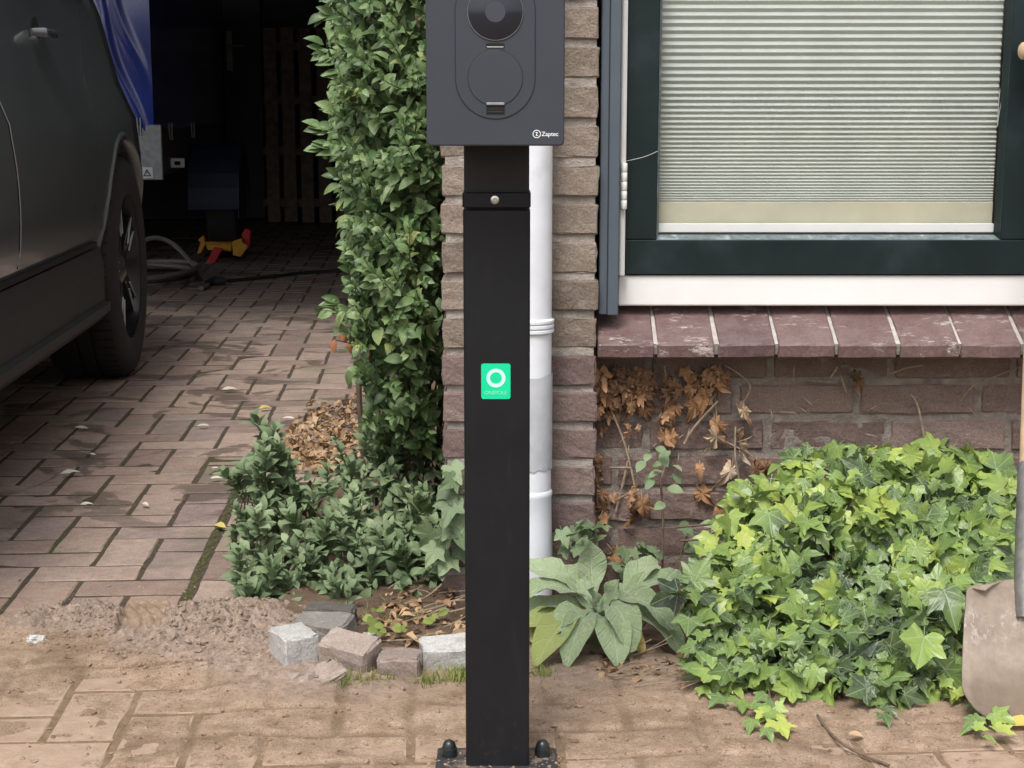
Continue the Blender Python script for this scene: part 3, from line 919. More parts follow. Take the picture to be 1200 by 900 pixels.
# ---- sand: blown film over the front pavers and the dug-up heap
fp_c = G(168, 731); fp_ang = 0.12
def joint_dist(X, Y):
    u = (X * side.x + Y * side.y - O_l) / U_; v = (X * away.x + Y * away.y - O_y) / U_
    ix, iy = np.floor(u), np.floor(v)
    d = np.mod(ix + 2 + iy, 4)
    x0 = np.where(d == 1, ix - 1, ix); x1 = np.where(d == 0, ix + 2, ix + 1)
    y0 = np.where(d == 3, iy - 1, iy); y1 = np.where(d == 2, iy + 2, iy + 1)
    return np.minimum(np.minimum(u - x0, x1 - u), np.minimum(v - y0, y1 - v)) * U_
def sand_h(X, Y):
    film = 0.0031 + 0.0070 * fbm(X * 5.5, Y * 9, 21, 4, 0.5) + 0.0035 * (fbm(X * 45, Y * 45, 5, 3) - 0.5)
    jd = joint_dist(X + 0.006 * (fbm(X * 20, Y * 20, 61, 3) - 0.5), Y + 0.006 * (fbm(X * 20, Y * 20, 62, 3) - 0.5))
    film = film - 0.0048 * (1 - sstep(0.003, 0.013, jd)) * sstep(0.25, 0.6, fbm(X * 7, Y * 7, 63, 3))
    near_bed = sstep(2.36, 2.52, Y) * sstep(-0.02, 0.06, X + 0.02)
    film = film + 0.008 * near_bed
    mid = np.exp(-(((X + 0.28) / 0.17) ** 2 + ((Y - 2.48) / 0.12) ** 2))
    film = film + 0.007 * mid
    # heap
    a = G(70, 735); b = G(290, 745)
    hx = np.clip((X - a.x) / (b.x - a.x), 0, 1)
    cy = a.y + (b.y - a.y) * hx + 0.02 * np.sin(hx * 9)
    dx = np.maximum(0, np.maximum(a.x - X, X - b.x)) / 0.10
    dy = (Y - cy) / (0.065 + 0.095 * hx)
    env = np.exp(-(dx ** 2 + dy ** 2) * 1.1)
    lump = fbm(X * 26, Y * 26, 11, 5, 0.6)
    lump2 = np.abs(fbm(X * 55, Y * 55, 31, 3, 0.6) - 0.5) * 2
    crum = np.abs(fbm(X * 95, Y * 95, 35, 3, 0.6) - 0.5) * 2
    heap = env * (0.004 + 0.056 * np.clip(lump - 0.2, 0, 1) * (0.6 + 0.4 * hx)) + env ** 0.7 * (0.024 * lump2 + 0.012 * crum)
    # flank to the stones
    env2 = np.exp(-(((X + 0.37) / 0.13) ** 2 + ((Y - 2.60) / 0.13) ** 2))
    heap = heap + env2 * (0.004 + 0.02 * fbm(X * 30, Y * 30, 41, 5, 0.6) + 0.007 * crum)
    h = film + heap
    far = sstep(2.86, 3.0, Y + 0.12 * (fbm(X * 8, Y * 8, 77, 4) - 0.5))
    h = h - 0.03 * far
    h = h - 0.007 * sstep(0.56, 0.75, fbm(X * 3.1, Y * 3.7, 55, 3)) * (1 - env) * (1 - near_bed)
    # boot print: pressed flat with slanted tread ribs
    ca, sa = math.cos(fp_ang), math.sin(fp_ang)
    u = (X - fp_c.x) * ca + (Y - fp_c.y) * sa; v = -(X - fp_c.x) * sa + (Y - fp_c.y) * ca
    ins = sstep(0.040, 0.034, np.abs(u)) * sstep(0.115, 0.105, np.abs(v))
    tread = 0.005 + 0.0075 * np.abs(np.sin((u * 0.95 + 0.16 * v + 0.2 * v * v / 0.1) / 0.010 * math.pi / 2)) + 0.0016 * (fbm(X * 60, Y * 60, 9, 3) - 0.5)
    return h * (1 - ins) + tread * ins
def sand_keep(X, Y, Z):
    return (Z > -0.008) & (Y < 3.0) & ~((X > joint_x(Y) + 0.3) & (Y > 2.66))
sand = obj('sand', grid_sheet('sand', -1.05, 1.15, 1.75, 3.0, 0.0033, sand_h, sand_keep), M['sand'])
_n = len(sand.data.vertices); _co = np.empty(_n * 3, dtype=np.float32); sand.data.vertices.foreach_get('co', _co); _co = _co.reshape(-1, 3)
_X, _Y = _co[:, 0].astype(float), _co[:, 1].astype(float)
_d = (1 - sstep(0.002, 0.012, joint_dist(_X + 0.008 * (fbm(_X * 20, _Y * 20, 61, 3) - 0.5), _Y + 0.008 * (fbm(_X * 20, _Y * 20, 62, 3) - 0.5)))) * sstep(0.3, 0.6, fbm(_X * 6, _Y * 6, 64, 3))
_at = sand.data.attributes.new('damp', 'FLOAT', 'POINT'); _at.data.foreach_set('value', _d.astype(np.float32))
tag(sand, kind='structure')

# crumbs of earth on the sand
def lump_mesh(n, pick, rlo, rhi, seed):
    rg = random.Random(seed); mb = MB()
    ico = bmesh.new(); bmesh.ops.create_icosphere(ico, subdivisions=1, radius=1)
    bv = [v.co.copy() for v in ico.verts]; bf = [tuple(v.index for v in f.verts) for f in ico.faces]; ico.free()
    for _ in range(n):
        p = pick(rg); r = rlo * (rhi / rlo) ** (rg.random() ** 2.8)
        q = Matrix.Rotation(rg.uniform(0, 6.3), 3, 'Z') @ Matrix.Rotation(rg.uniform(0, 6.3), 3, 'X')
        s = Vector((rg.uniform(0.7, 1.3), rg.uniform(0.7, 1.3), rg.uniform(0.5, 0.9)))
        mb.add([p + Vector((0, 0, r * 0.3)) + Vector([a * b for a, b in zip(q @ v * r * rg.uniform(0.55, 1.3), s)]) for v in bv], bf)
    return mesh('crumbs', mb.v, mb.f)
def sand_at(x, y):
    return float(sand_h(np.array([x]), np.array([y]))[0])
def pick_sand(rg):
    while True:
        m = rg.random()
        if m < 0.62:
            px, py = rg.gauss(200, 95), rg.gauss(745, 26)
        else:
            px, py = rg.uniform(0, 1190), rg.uniform(770, 900)
        p = G(px, py)
        if p.x > joint_x(p.y) + 0.25 and p.y > 2.6: continue
        if abs(px - 168) < 30 and abs(py - 732) < 28: continue
        z = sand_at(p.x, p.y)
        return Vector((p.x, p.y, max(z, -0.001)))
def pick_heap(rg):
    while True:
        px, py = rg.uniform(40, 325), rg.gauss(738, 24)
        if abs(px - 168) < 32 and abs(py - 732) < 30: continue
        p = G(px, py)
        z = sand_at(p.x, p.y)
        if z < 0.008: continue
        return Vector((p.x, p.y, z - 0.0022))
ch = obj('earth_clods', lump_mesh(2600, pick_heap, 0.0010, 0.0066, 14), M['sand'])
tag(ch, 'rough clods of dug up sandy earth on the heap beside the boot print', 'earth', kind='stuff')
def pick_plate(rg):
    px, py = rg.uniform(500, 665), rg.uniform(880, 900)
    p = G(px, py, 0.0095)
    return Vector((p.x, p.y, 0.0085 if 512 < px < 652 else 0.001))
cpl = obj('plate_crumbs', lump_mesh(260, pick_plate, 0.0010, 0.0038, 15), M['sand'])
tag(cpl, 'crumbs of earth lying on the base plate of the post', 'earth', kind='stuff')
cr = obj('earth_crumbs', lump_mesh(3600, pick_sand, 0.0007, 0.0058, 4), M['sand'])
tag(cr, 'loose crumbs and clods of sandy earth round the dug-up patch', 'earth', kind='stuff')
def pick_soil(rg):
    px, py = rg.uniform(625, 1200), rg.uniform(760, 850)
    p = G(px, py)
    z = float(soil_h(np.array([p.x]), np.array([p.y]))[0])
    return Vector((p.x, p.y, max(z, -0.002)))
cr = obj('soil_crumbs', lump_mesh(900, pick_soil, 0.001, 0.006, 5), M['soil'])
tag(cr, 'dark soil crumbs at the edge of the ivy bed', 'soil', kind='stuff')

# ================================================================== HOUSE
PIER_Y, WALL_Y, SILL_Y = 2.97, 3.045, 2.955
SIDE_X = A(517, 300, PIER_Y).x                # left corner of the house
PIER_R = A(700.5, 350, PIER_Y).x
house = thing('brick_house', 'brick house corner with a pier, white and dark green window and glazed brick sill', 'house', (SIDE_X, PIER_Y, 0))
XR = 1.5                                       # how far right the built part of the front goes
Z_SILL_B = A(900, 358, 3.06).z                 # top back of the sill
Z_FRONT_T = A(900, 403, SILL_Y).z
Z_FRONT_B = A(900, 420.5, SILL_Y).z
wall = MB()
wall.box(PIER_R, XR, WALL_Y + 0.007, WALL_Y + 0.22, -0.15, Z_FRONT_B + 0.01)
def mortar_face(x0, x1, z0, z1, yf, seed, amp=0.006, st=0.007):
    xs = np.arange(x0, x1 + st / 2, st); zs2 = np.arange(z0, z1 + st / 2, st)
    X, Z = np.meshgrid(xs, zs2)
    Yv = yf + amp * (fbm(X * 28, Z * 55, seed, 4, 0.6) - 0.5)
    nx, nz = len(xs), len(zs2)
    fs = [(j * nx + i, j * nx + i + 1, (j + 1) * nx + i + 1, (j + 1) * nx + i) for j in range(nz - 1) for i in range(nx - 1)]
    return list(np.stack([X.ravel(), Yv.ravel(), Z.ravel()], -1)), fs
wall.add(*mortar_face(PIER_R - 0.005, XR, -0.1, Z_FRONT_B + 0.008, WALL_Y + 0.0032, 71, 0.007))
wall_o = obj('wall', wall.me('wall'), M['wall_mortar'], house)
pier_o = obj('pier', boxme('pier', SIDE_X + 0.008, PIER_R - 0.006, PIER_Y + 0.0045, PIER_Y + 0.3, -0.15, 2.6), M['mortar'], house)
sidew = obj('side_wall', MB().box(SIDE_X + 0.008, SIDE_X + 0.25, PIER_Y + 0.3, 13.6, -0.15, 2.6).me('side_wall'), M['mortar'], house)
obj('upper_wall', MB().box(PIER_R, XR + 0.6, WALL_Y + 0.05, WALL_Y + 0.25, 2.0, 2.6).box(XR, XR + 0.6, WALL_Y + 0.05, WALL_Y + 0.25, -0.15, 2.0).me('upper_wall'), M['wall_brick'], house)

def place_brick(me, c, parent, rz=0.0, flip=True):
    o = bpy.data.objects.new('brick', me); link(o); o.parent = parent
    q = Matrix.Rotation(rz + random.uniform(-0.006, 0.006), 4, 'Z') @ Matrix.Rotation(random.uniform(-0.010, 0.010), 4, 'Y') @ Matrix.Rotation(random.uniform(-0.012, 0.012), 4, 'X')
    if flip and random.random() < 0.5: q = q @ Matrix.Rotation(math.pi, 4, 'Y')
    o.matrix_basis = Matrix.Translation(c) @ q
    return o

bm_cache = {}
def brick_me(l, mat, k):
    key = (round(l, 3), mat, k)
    if key not in bm_cache:
        nl = max(1, int(l / 0.035))
        me = block_me('brick', l, 0.09, 0.0535, 0.003, 0.0014, 900 + len(bm_cache), cuts=(nl, 1, 2))
        me.materials.append(M[mat])
        bm_cache[key] = me
    return bm_cache[key]

# pier courses: measured tops of the bricks right of the drain pipe
pitch = 0.0668
z_ref = A(672, 239, PIER_Y).z                  # top of one course
k0 = int(z_ref / pitch)
pw = PIER_R - SIDE_X
for c in range(-k0, 26):
    zc = z_ref + c * pitch - 0.0535 / 2
    if zc < -0.06 or zc > 1.7: continue
    py = proj((0.1, PIER_Y, zc))[1]
    mat = 'tan_brick' if py < 415 else 'purple_brick'
    a = pw * (0.665 if c % 2 else 0.5)
    j = random.uniform(-0.0025, 0.0025)
    for x0, x1 in ((SIDE_X + (0.002 if c % 2 else 0.0), SIDE_X + a - 0.006), (SIDE_X + a + 0.006, PIER_R - random.uniform(-0.001, 0.004))):
        l = x1 - x0
        place_brick(brick_me(l, mat, random.randrange(4)), Vector(((x0 + x1) / 2, PIER_Y + 0.045 + random.uniform(-0.004, 0.003), zc)), pier_o)
# side wall: returns seen only as the corner's edge
for c in range(-k0, 26):
    zc = z_ref + c * pitch - 0.0535 / 2
    if zc < 0.0 or zc > 1.6: continue
    for q in range(3):
        y0 = PIER_Y + 0.100 + q * 0.225 + (0.11 if c % 2 else 0)
        place_brick(brick_me(0.213, 'tan_brick', q % 2), Vector((SIDE_X + 0.045, y0 + 0.11, zc)), sidew, math.pi / 2)
# wall under the sill: stretcher bond
joint0 = A(1146, 468, WALL_Y).x                # a measured head joint
zr = A(1050, 451, WALL_Y).z                    # top of the second course down
for c in range(2, -9, -1):
    zc = zr + c * pitch - 0.0535 / 2
    if zc + 0.027 > Z_FRONT_B + 0.012 or zc < -0.08: continue
    L = 0.2215
    x = joint0 + (0.0 if c % 2 == 0 else -L * 0.72) + random.uniform(-0.004, 0.004)
    while x > PIER_R: x -= L
    pat = 0
    while x < XR:
        half = (pat % 4 == 2 and c % 2 == 0)
        ll = L
        x0, x1 = max(x + 0.006, PIER_R + 0.002), min(x + ll - 0.006, XR)
        if x1 - x0 > 0.025:
            place_brick(brick_me(round((x1 - x0) / 0.004) * 0.004, 'wall_brick', random.randrange(5)), Vector(((x0 + x1) / 2, WALL_Y + 0.045 + random.uniform(-0.004, 0.002), zc)), wall_o)
        x += ll; pat += 1

# glazed brick sill: each sloped brick a part, pale mortar between
sill = obj('window_sill', MB().add(*[[(PIER_R + 0.002, SILL_Y + 0.012, Z_FRONT_B + 0.006), (XR, SILL_Y + 0.012, Z_FRONT_B + 0.006), (XR, 3.09, Z_FRONT_B + 0.006), (PIER_R + 0.002, 3.09, Z_FRONT_B + 0.006),
                                         (PIER_R + 0.002, SILL_Y + 0.006, Z_FRONT_T - 0.001), (XR, SILL_Y + 0.006, Z_FRONT_T - 0.001), (XR, 3.09, Z_SILL_B - 0.001), (PIER_R + 0.002, 3.09, Z_SILL_B - 0.001)],
                                       [(0, 1, 5, 4), (1, 2, 6, 5), (2, 3, 7, 6), (3, 0, 4, 7), (4, 5, 6, 7), (3, 2, 1, 0)]]).me('window_sill'), M['sill_mortar'], house)
jx = [A(p, 380, 3.0).x for p in (766.5, 836.5, 906.5, 976, 1048, 1119.5, 1192)]
step = (jx[-1] - jx[0]) / 6
while jx[-1] < XR - 0.02: jx.append(jx[-1] + step)
edges = [PIER_R + 0.0] + jx
for i in range(len(edges) - 1):
    rg = random.Random(60 + i)
    x0, x1 = edges[i] + (0.001 if i == 0 else rg.uniform(0.0024, 0.0046)), edges[i + 1] - rg.uniform(0.0024, 0.0046)
    nx = 6
    vs, fs = [], []
    def jit(s=0.0007): return rg.uniform(-s, s)
    rows = [(SILL_Y + 0.004, Z_FRONT_B), (SILL_Y, Z_FRONT_B + 0.003), (SILL_Y, Z_FRONT_T - 0.004), (SILL_Y + 0.003, Z_FRONT_T)]
    for q in (0.25, 0.5, 0.75, 1.0):
        rows.append((SILL_Y + 0.003 + (3.08 - SILL_Y - 0.003) * q, Z_FRONT_T + (Z_SILL_B - Z_FRONT_T) * q))
    rows.append((3.08, Z_FRONT_B))
    xs = [x0, x0 + 0.002] + [x0 + (x1 - x0) * k / 5 for k in (1, 2, 3, 4)] + [x1 - 0.002, x1]
    tw = rg.uniform(-0.0015, 0.0015)
    for r_, (yy, zz) in enumerate(rows):
        for a, x in enumerate(xs):
            ed = a in (0, len(xs) - 1)
            vs.append((x + jit(), yy + (0.002 if ed else 0) + jit(), zz - (0.0015 if ed and r_ > 2 else 0) + jit() + tw * (x - x0) / (x1 - x0)))
    nn = len(xs)
    for r_ in range(len(rows) - 1):
        for a in range(nn - 1):
            fs.append((r_ * nn + a, r_ * nn + a + 1, (r_ + 1) * nn + a + 1, (r_ + 1) * nn + a))
    fs.append(tuple(r_ * nn for r_ in range(len(rows)))[::-1]); fs.append(tuple(r_ * nn + nn - 1 for r_ in range(len(rows))))
    fs.append(tuple(list(range(nn - 1, -1, -1)) + [(len(rows) - 1) * nn + a for a in range(nn)]))
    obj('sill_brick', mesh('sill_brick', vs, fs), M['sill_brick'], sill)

# window: outer white frame, dark green sash, beads, pane, hinge
FR_Y = 3.035
zt = 2.0
win_x0 = A(724.5, 300, FR_Y).x
zb1 = A(900, 323, FR_Y).z; zb0 = A(900, 358.5, FR_Y).z
frame = MB()
frame.box(win_x0, XR, FR_Y, FR_Y + 0.08, zb0, zb1)
frame.box(win_x0, A(732, 250, FR_Y).x, FR_Y - 0.022, FR_Y + 0.08, zb1 + 0.0005, zt)
frame.box(win_x0, XR, FR_Y + 0.004, FR_Y + 0.08, zt, zt + 0.06)
frame.box(win_x0, A(731, 250, FR_Y).x, FR_Y + 0.08, FR_Y + 0.1, zb1, zt)
frame_o = obj('window_frame', frame.me('window_frame', bevel=0.0025), M['paint_white'], house)
obj('weather_strip', boxme('weather_strip', win_x0 + 0.004, XR, FR_Y + 0.006, FR_Y + 0.05, zb1 - 0.0, zb1 + 0.006), M['sill_mortar'], house) if False else None
SA_Y = FR_Y - 0.006
sx0 = A(732.5, 250, SA_Y).x
sz0 = A(900, 321.5, SA_Y).z
gl_x0 = A(769.5, 276, SA_Y).x; gl_x1 = A(1173, 268, SA_Y).x; gl_z0 = A(900, 281, SA_Y).z
sash = MB()
sash.box(sx0, XR, SA_Y, SA_Y + 0.05, sz0, gl_z0)
sash.box(sx0, gl_x0, SA_Y + 0.0004, SA_Y + 0.05, gl_z0, zt - 0.004)
sash.box(gl_x1, gl_x1 + 0.065, SA_Y + 0.0004, SA_Y + 0.05, gl_z0, zt - 0.004)
sash.box(sx0, XR, SA_Y + 0.0008, SA_Y + 0.05, zt - 0.06, zt - 0.003)
sash_o = obj('window_sash', sash.me('window_sash', bevel=0.002), M['sash_green'], house)
obj('mullion', boxme('mullion', gl_x1 + 0.067, XR, SA_Y - 0.004, SA_Y + 0.05, gl_z0 + 0.0006, zt - 0.062, 0.002), M['sash_green'], house)
# glazing beads: sloped strips round the pane
PANE_Y = SA_Y + 0.024
bd = 0.0075
def bead(a, b, inx, inz):
    # wedge from sash face edge to pane
    a, b = Vector(a), Vector(b)
    off = Vector((inx, 0, inz))
    vs = [a + Vector((0, 0.004, 0)), b + Vector((0, 0.004, 0)), a + Vector((0, 0.023, 0)), b + Vector((0, 0.023, 0)), a + off + Vector((0, 0.0225, 0)), b + off + Vector((0, 0.0225, 0))]
    return MB().add(vs, [(0, 1, 5, 4), (2, 4, 5, 3), (0, 2, 3, 1), (0, 4, 2), (1, 3, 5)])
obj('glazing_bead', bead((gl_x0, SA_Y, gl_z0), (gl_x1, SA_Y, gl_z0), 0, bd).me('glazing_bead'), M['bead_dusty'], sash_o)
obj('glazing_bead', bead((gl_x0, SA_Y, gl_z0), (gl_x0, SA_Y, zt - 0.06), bd * 0.7, 0).me('glazing_bead'), M['bead_dusty'], sash_o)
obj('glazing_bead', bead((gl_x1, SA_Y, gl_z0), (gl_x1, SA_Y, zt - 0.06), -bd * 0.8, 0).me('glazing_bead'), M['sash_green'], sash_o)
pane_o = obj('pane', boxme('pane', gl_x0 + 0.0005, gl_x1 - 0.0005, PANE_Y, PANE_Y + 0.004, gl_z0 + 0.001, zt - 0.061), M['glass'], sash_o)
SP_Y = PANE_Y + 0.006
obj('spacer_bar', boxme('spacer_bar', gl_x0 + 0.004, gl_x1 - 0.004, SP_Y, SP_Y + 0.012, A(900, 272.5, SP_Y).z, A(900, 262, SP_Y).z, 0.001), M['lamp_white'], sash_o)
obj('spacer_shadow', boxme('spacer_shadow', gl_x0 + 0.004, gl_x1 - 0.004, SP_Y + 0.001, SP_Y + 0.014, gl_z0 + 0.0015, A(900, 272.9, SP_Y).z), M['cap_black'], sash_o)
HX0, HX1 = A(725.5, 217, FR_Y).x, A(734.5, 217, FR_Y).x
hz0, hz1 = A(730, 244, FR_Y).z, A(730, 190, FR_Y).z
hb = MB()
for q in range(5):
    a = hz0 + (hz1 - hz0) * q / 5
    hb.lathe([(0.0052, 0), (0.0057, 0.0006), (0.0057, (hz1 - hz0) / 5 - 0.0012), (0.0052, (hz1 - hz0) / 5 - 0.0006)], ((HX0 + HX1) / 2 + 0.0, FR_Y - 0.0275, a), n=14)
obj('hinge', hb.me('hinge', smooth=True), M['paint_white'], house)
# roller-screen guide rail
RY = 2.985
rx0, rx1 = A(702, 350, RY).x, A(724.5, 350, RY).x; rxm = A(712.5, 350, RY).x
rz = A(712, 369.5, RY).z
obj('guide_rail', MB().box(rx0, rxm - 0.0008, RY + 0.004, RY + 0.05, rz + 0.001, 2.05).box(rxm - 0.0008, rx1, RY, RY + 0.048, rz, 2.05).me('guide_rail', bevel=0.0015), M['rail_blue'], house)
obj('rail_slot', boxme('rail_slot', rxm - 0.0022, rxm - 0.0002, RY + 0.0015, RY + 0.01, rz + 0.002, 2.04), M['gap_black'], house)
# room behind
rm = MB()
rm.add([(gl_x0 - 0.05, 3.12, 0.2), (XR + 0.3, 3.12, 0.2), (XR + 0.3, 5.0, 0.2), (gl_x0 - 0.05, 5.0, 0.2), (gl_x0 - 0.05, 3.12, 2.2), (XR + 0.3, 3.12, 2.2), (XR + 0.3, 5.0, 2.2), (gl_x0 - 0.05, 5.0, 2.2)],
       [(0, 1, 2, 3), (4, 7, 6, 5), (2, 3, 7, 6), (1, 2, 6, 5), (0, 4, 7, 3)])
obj('room_lining', rm.me('room_lining'), M['room'], house)

# pleated blind hanging behind the pane
BL_Y = PANE_Y + 0.03
blind = thing('pleated_blind', 'pale pleated blind hanging behind the dark green window', 'blind', ((gl_x0 + gl_x1) / 2, BL_Y, zt))
bx0, bx1 = gl_x0 - 0.0, gl_x1 - 0.002
zs = A(900, 236, BL_Y).z
py = 236.0
zlist = [zs]
while zlist[-1] < zt - 0.07:
    y_here = proj((0.5, BL_Y, zlist[-1]))[1]
    t = min(1, max(0, (236 - y_here) / 200))
    px_pitch = 2.7 + 5.6 * min(1, t * 1.25) ** 0.85
    zlist.append(zlist[-1] + px_pitch / 655.0)
sl_me = {}
for i in range(len(zlist) - 1):
    h = zlist[i + 1] - zlist[i]
    key = round(h, 4)
    if key not in sl_me:
        d = min(0.0047, h * 0.5)
        vs = []
        for x in (bx0, bx1):
            vs += [(x, 0.0, 0.0), (x, -d, h * 0.46), (x, -d * 0.94, h * 0.54), (x, 0.0, h)]
        m_ = mesh('slat', vs, [(0, 4, 5, 1), (1, 5, 6, 2), (2, 6, 7, 3)]); m_.materials.append(M['slat'])
        sl_me[key] = m_
    o = bpy.data.objects.new('slat', sl_me[key]); link(o); o.parent = blind
    o.matrix_parent_inverse = Matrix.Translation(blind.location).inverted()
    o.location = (0, BL_Y + 0.003, zlist[i])
obj('bottom_rail', MB().box(bx0, bx1, BL_Y - 0.003, BL_Y + 0.01, A(900, 263, BL_Y).z - 0.012, zs - 0.0005).me('bottom_rail', bevel=0.001), M['beige'], blind)
pc = [A(1172, 104, BL_Y - 0.01), A(1170, 125, BL_Y - 0.01), A(1169, 148, BL_Y - 0.01), A(1171, 132, BL_Y - 0.01), A(1176, 108, BL_Y - 0.01), A(1181, 80, BL_Y - 0.01)]
obj('cord', MB().tube(catmull(pc, 4), 0.0009, 5).me('cord', smooth=True), M['thread'], blind)

# spider thread from hinge to sash
st = catmull([A(731, 189, FR_Y - 0.008), A(742, 187, SA_Y - 0.008), A(757, 183, SA_Y - 0.006), A(771, 177, SA_Y - 0.001)], 5)
sp = obj('spider_thread', MB().tube(st, 0.00055, 4).me('spider_thread'), M['thread'])
tag(sp, 'thin grey spider thread strung across the left sash above the hinge', 'cobweb')

# drain pipe in front of the pier
PIPE_Y = PIER_Y - 0.05
pcx = A(620.5, 380, PIPE_Y).x
prr = A(646.5, 380, PIPE_Y).x - pcx
pipe = thing('drain_pipe', 'white plastic drain pipe with a grey taped band behind the black post', 'drain pipe', (pcx, PIPE_Y, 0))
zc1, zc0 = A(630, 376, PIPE_Y - prr).z, A(630, 393, PIPE_Y - prr).z
zj = A(630, 581, PIPE_Y - prr).z; zl = A(630, 625, PIPE_Y - prr).z
obj('upper_pipe', MB().lathe([(prr, zj - 0.06), (prr, 2.6)], (pcx, PIPE_Y, 0), n=40).me('upper_pipe', smooth=True), M['pipe_white'], pipe)
obj('lower_pipe', MB().lathe([(prr * 1.08, -0.05), (prr * 1.08, zl - 0.03), (prr * 1.05, zl), (prr * 1.02, zj - 0.012), (prr * 1.06, zj - 0.006), (prr * 1.06, zj + 0.001), (prr * 1.0, zj + 0.004)], (pcx, PIPE_Y, 0), n=40).me('lower_pipe', smooth=True), M['pipe_white'], pipe)
rg_ = [(prr, zc0 - 0.002)]
for q in range(3):
    a = zc0 + (zc1 - zc0) * q / 3; h = (zc1 - zc0) / 3
    rg_ += [(prr + 0.001, a), (prr + 0.0045, a + h * 0.25), (prr + 0.0045, a + h * 0.75), (prr + 0.001, a + h)]
rg_ += [(prr, zc1 + 0.001)]
obj('collar', MB().lathe(rg_, (pcx, PIPE_Y, 0), n=40).me('collar', smooth=True), M['pipe_white'], pipe)
# tape: wound band with ragged ends
zt1, zt0 = A(630, 441, PIPE_Y - prr).z, A(630, 560, PIPE_Y - prr).z
n_ = 64; vs, fs = [], []
rows_ = 14
for q in range(rows_ + 1):
    for k in range(n_):
        a = 2 * math.pi * k / n_
        top = zt1 + 0.006 * math.sin(a * 1.0 + 0.6) + 0.001 * math.sin(7 * a)
        bot = zt0 + 0.010 * math.sin(a + 2.4) + 0.006 * float(vnoise(np.array([k * 0.5]), np.array([0.0]), 5)[0])
        z = bot + (top - bot) * q / rows_
        r = prr + 0.0014 + 0.0008 * float(vnoise(np.array([k * 0.35]), np.array([q * 0.5]), 6)[0])
        vs.append((pcx + r * math.cos(a), PIPE_Y + r * math.sin(a), z))
for q in range(rows_):
    for k in range(n_):
        fs.append((q * n_ + k, q * n_ + (k + 1) % n_, (q + 1) * n_ + (k + 1) % n_, (q + 1) * n_ + k))
obj('tape_band', mesh('tape_band', vs, fs, smooth=True), M['pipe_tape'], pipe)

# ================================================================== CHARGING POST AND CHARGER
PF = 2.153                                     # front face of the post
PX0, PX1 = A(545.3, 760, PF).x, A(620.4, 760, PF).x
pcx_ = (PX0 + PX1) / 2; PD = 0.086
post = thing('charging_post', 'slim black square metal post with a green ring sticker, bolted to the pavement', 'post', (pcx_, PF + PD / 2, 0))
z_low = A(580, 245, PF).z; z_band = A(580, 225.5, PF).z; z_box = A(580, 171, PF).z
def post_prism(x0, x1, y0, y1, z0, z1, r, bev=0.0):
    p = rrect(x0, x1, y0, y1, r, 5)
    n = len(p); vs = [(x, y, z0) for x, y in p] + [(x, y, z1) for x, y in p]
    fs = [tuple(range(n))[::-1], tuple(range(n, 2 * n))] + [(i, (i + 1) % n, (i + 1) % n + n, i + n) for i in range(n)]
    return MB().add(vs, fs).me('post', smooth=True, bevel=bev)
obj('shaft', post_prism(PX0, PX1, PF, PF + PD, 0.004, z_low - 0.002, 0.004), M['post_metal'], post)
obj('upper_shaft', post_prism(PX0 + 0.0012, PX1 - 0.0012, PF + 0.012, PF + PD, z_low - 0.002, 1.04, 0.004), M['black_recess'], post)
obj('collar', post_prism(PX0 - 0.0006, PX1 + 0.0006, PF - 0.003, PF + PD * 0.9, z_low + 0.0018, z_band, 0.005, 0.0012), M['black_metal'], post)
sc = A(580, 234, PF)
scr = obj('screw', MB().lathe([(0.0056, 0.003), (0.0058, 0.0), (0.0052, -0.0016), (0.0036, -0.0022), (0.0024, -0.0023), (0.0024, -0.0005), (0.0001, -0.0005)], (sc.x, PF - 0.0032, sc.z), 'y', 24).me('screw', smooth=True), M['silver'], post)
# base plate and capped bolts
bz = 0.0095
bp0, bp1 = G(511, 893, bz).x, G(653, 893, bz).x
by = PF + PD / 2
obj('base_plate', boxme('base_plate', bp0, bp1, by - 0.075, by + 0.024, -0.003, bz, 0.002), M['plate_black'], post)
for px in (526, 636):
    c = G(px, 891, bz)
    obj('bolt_cap', MB().lathe([(0.0105, bz), (0.0108, bz + 0.001), (0.0108, bz + 0.0115), (0.0095, bz + 0.0118), (0.0092, bz + 0.0135)] + [(0.0092 * math.cos(a), bz + 0.0135 + 0.0098 * math.sin(a)) for a in [R(d) for d in (12, 28, 44, 60, 75, 89)]], (c.x, by - 0.006, 0), n=28).me('bolt_cap', smooth=True), M['cap_black'], post)
# sticker
s0, s1 = A(564, 467.5, PF), A(598.2, 426, PF)
stk = obj('sticker', MB().prism(rrect(s0.x, s1.x, s0.z, s1.z, 0.003, 5), PF - 0.0007, PF + 0.0005).me('sticker'), M['sticker_green'], post)
rc = A(581.2, 443, PF); ro, ri = 0.0122, 0.0077
def ring(cx, cz, r0, r1, y0, y1, n=48):
    mb = MB()
    o_, i_ = circle(cx, cz, r1, n), circle(cx, cz, r0, n)
    vs = [(x, y0, z) for x, z in o_] + [(x, y0, z) for x, z in i_] + [(x, y1, z) for x, z in o_] + [(x, y1, z) for x, z in i_]
    fs = []
    for k in range(n):
        q = (k + 1) % n
        fs += [(k, q, n + q, n + k), (2 * n + k, 3 * n + k, 3 * n + q, 2 * n + q), (k, 2 * n + k, 2 * n + q, q), (n + k, n + q, 3 * n + q, 3 * n + k)]
    return mb.add(vs, fs)
obj('ring_mark', ring(rc.x, rc.z, ri, ro, PF - 0.001, PF - 0.0006).me('ring_mark'), M['sticker_mint'], stk)

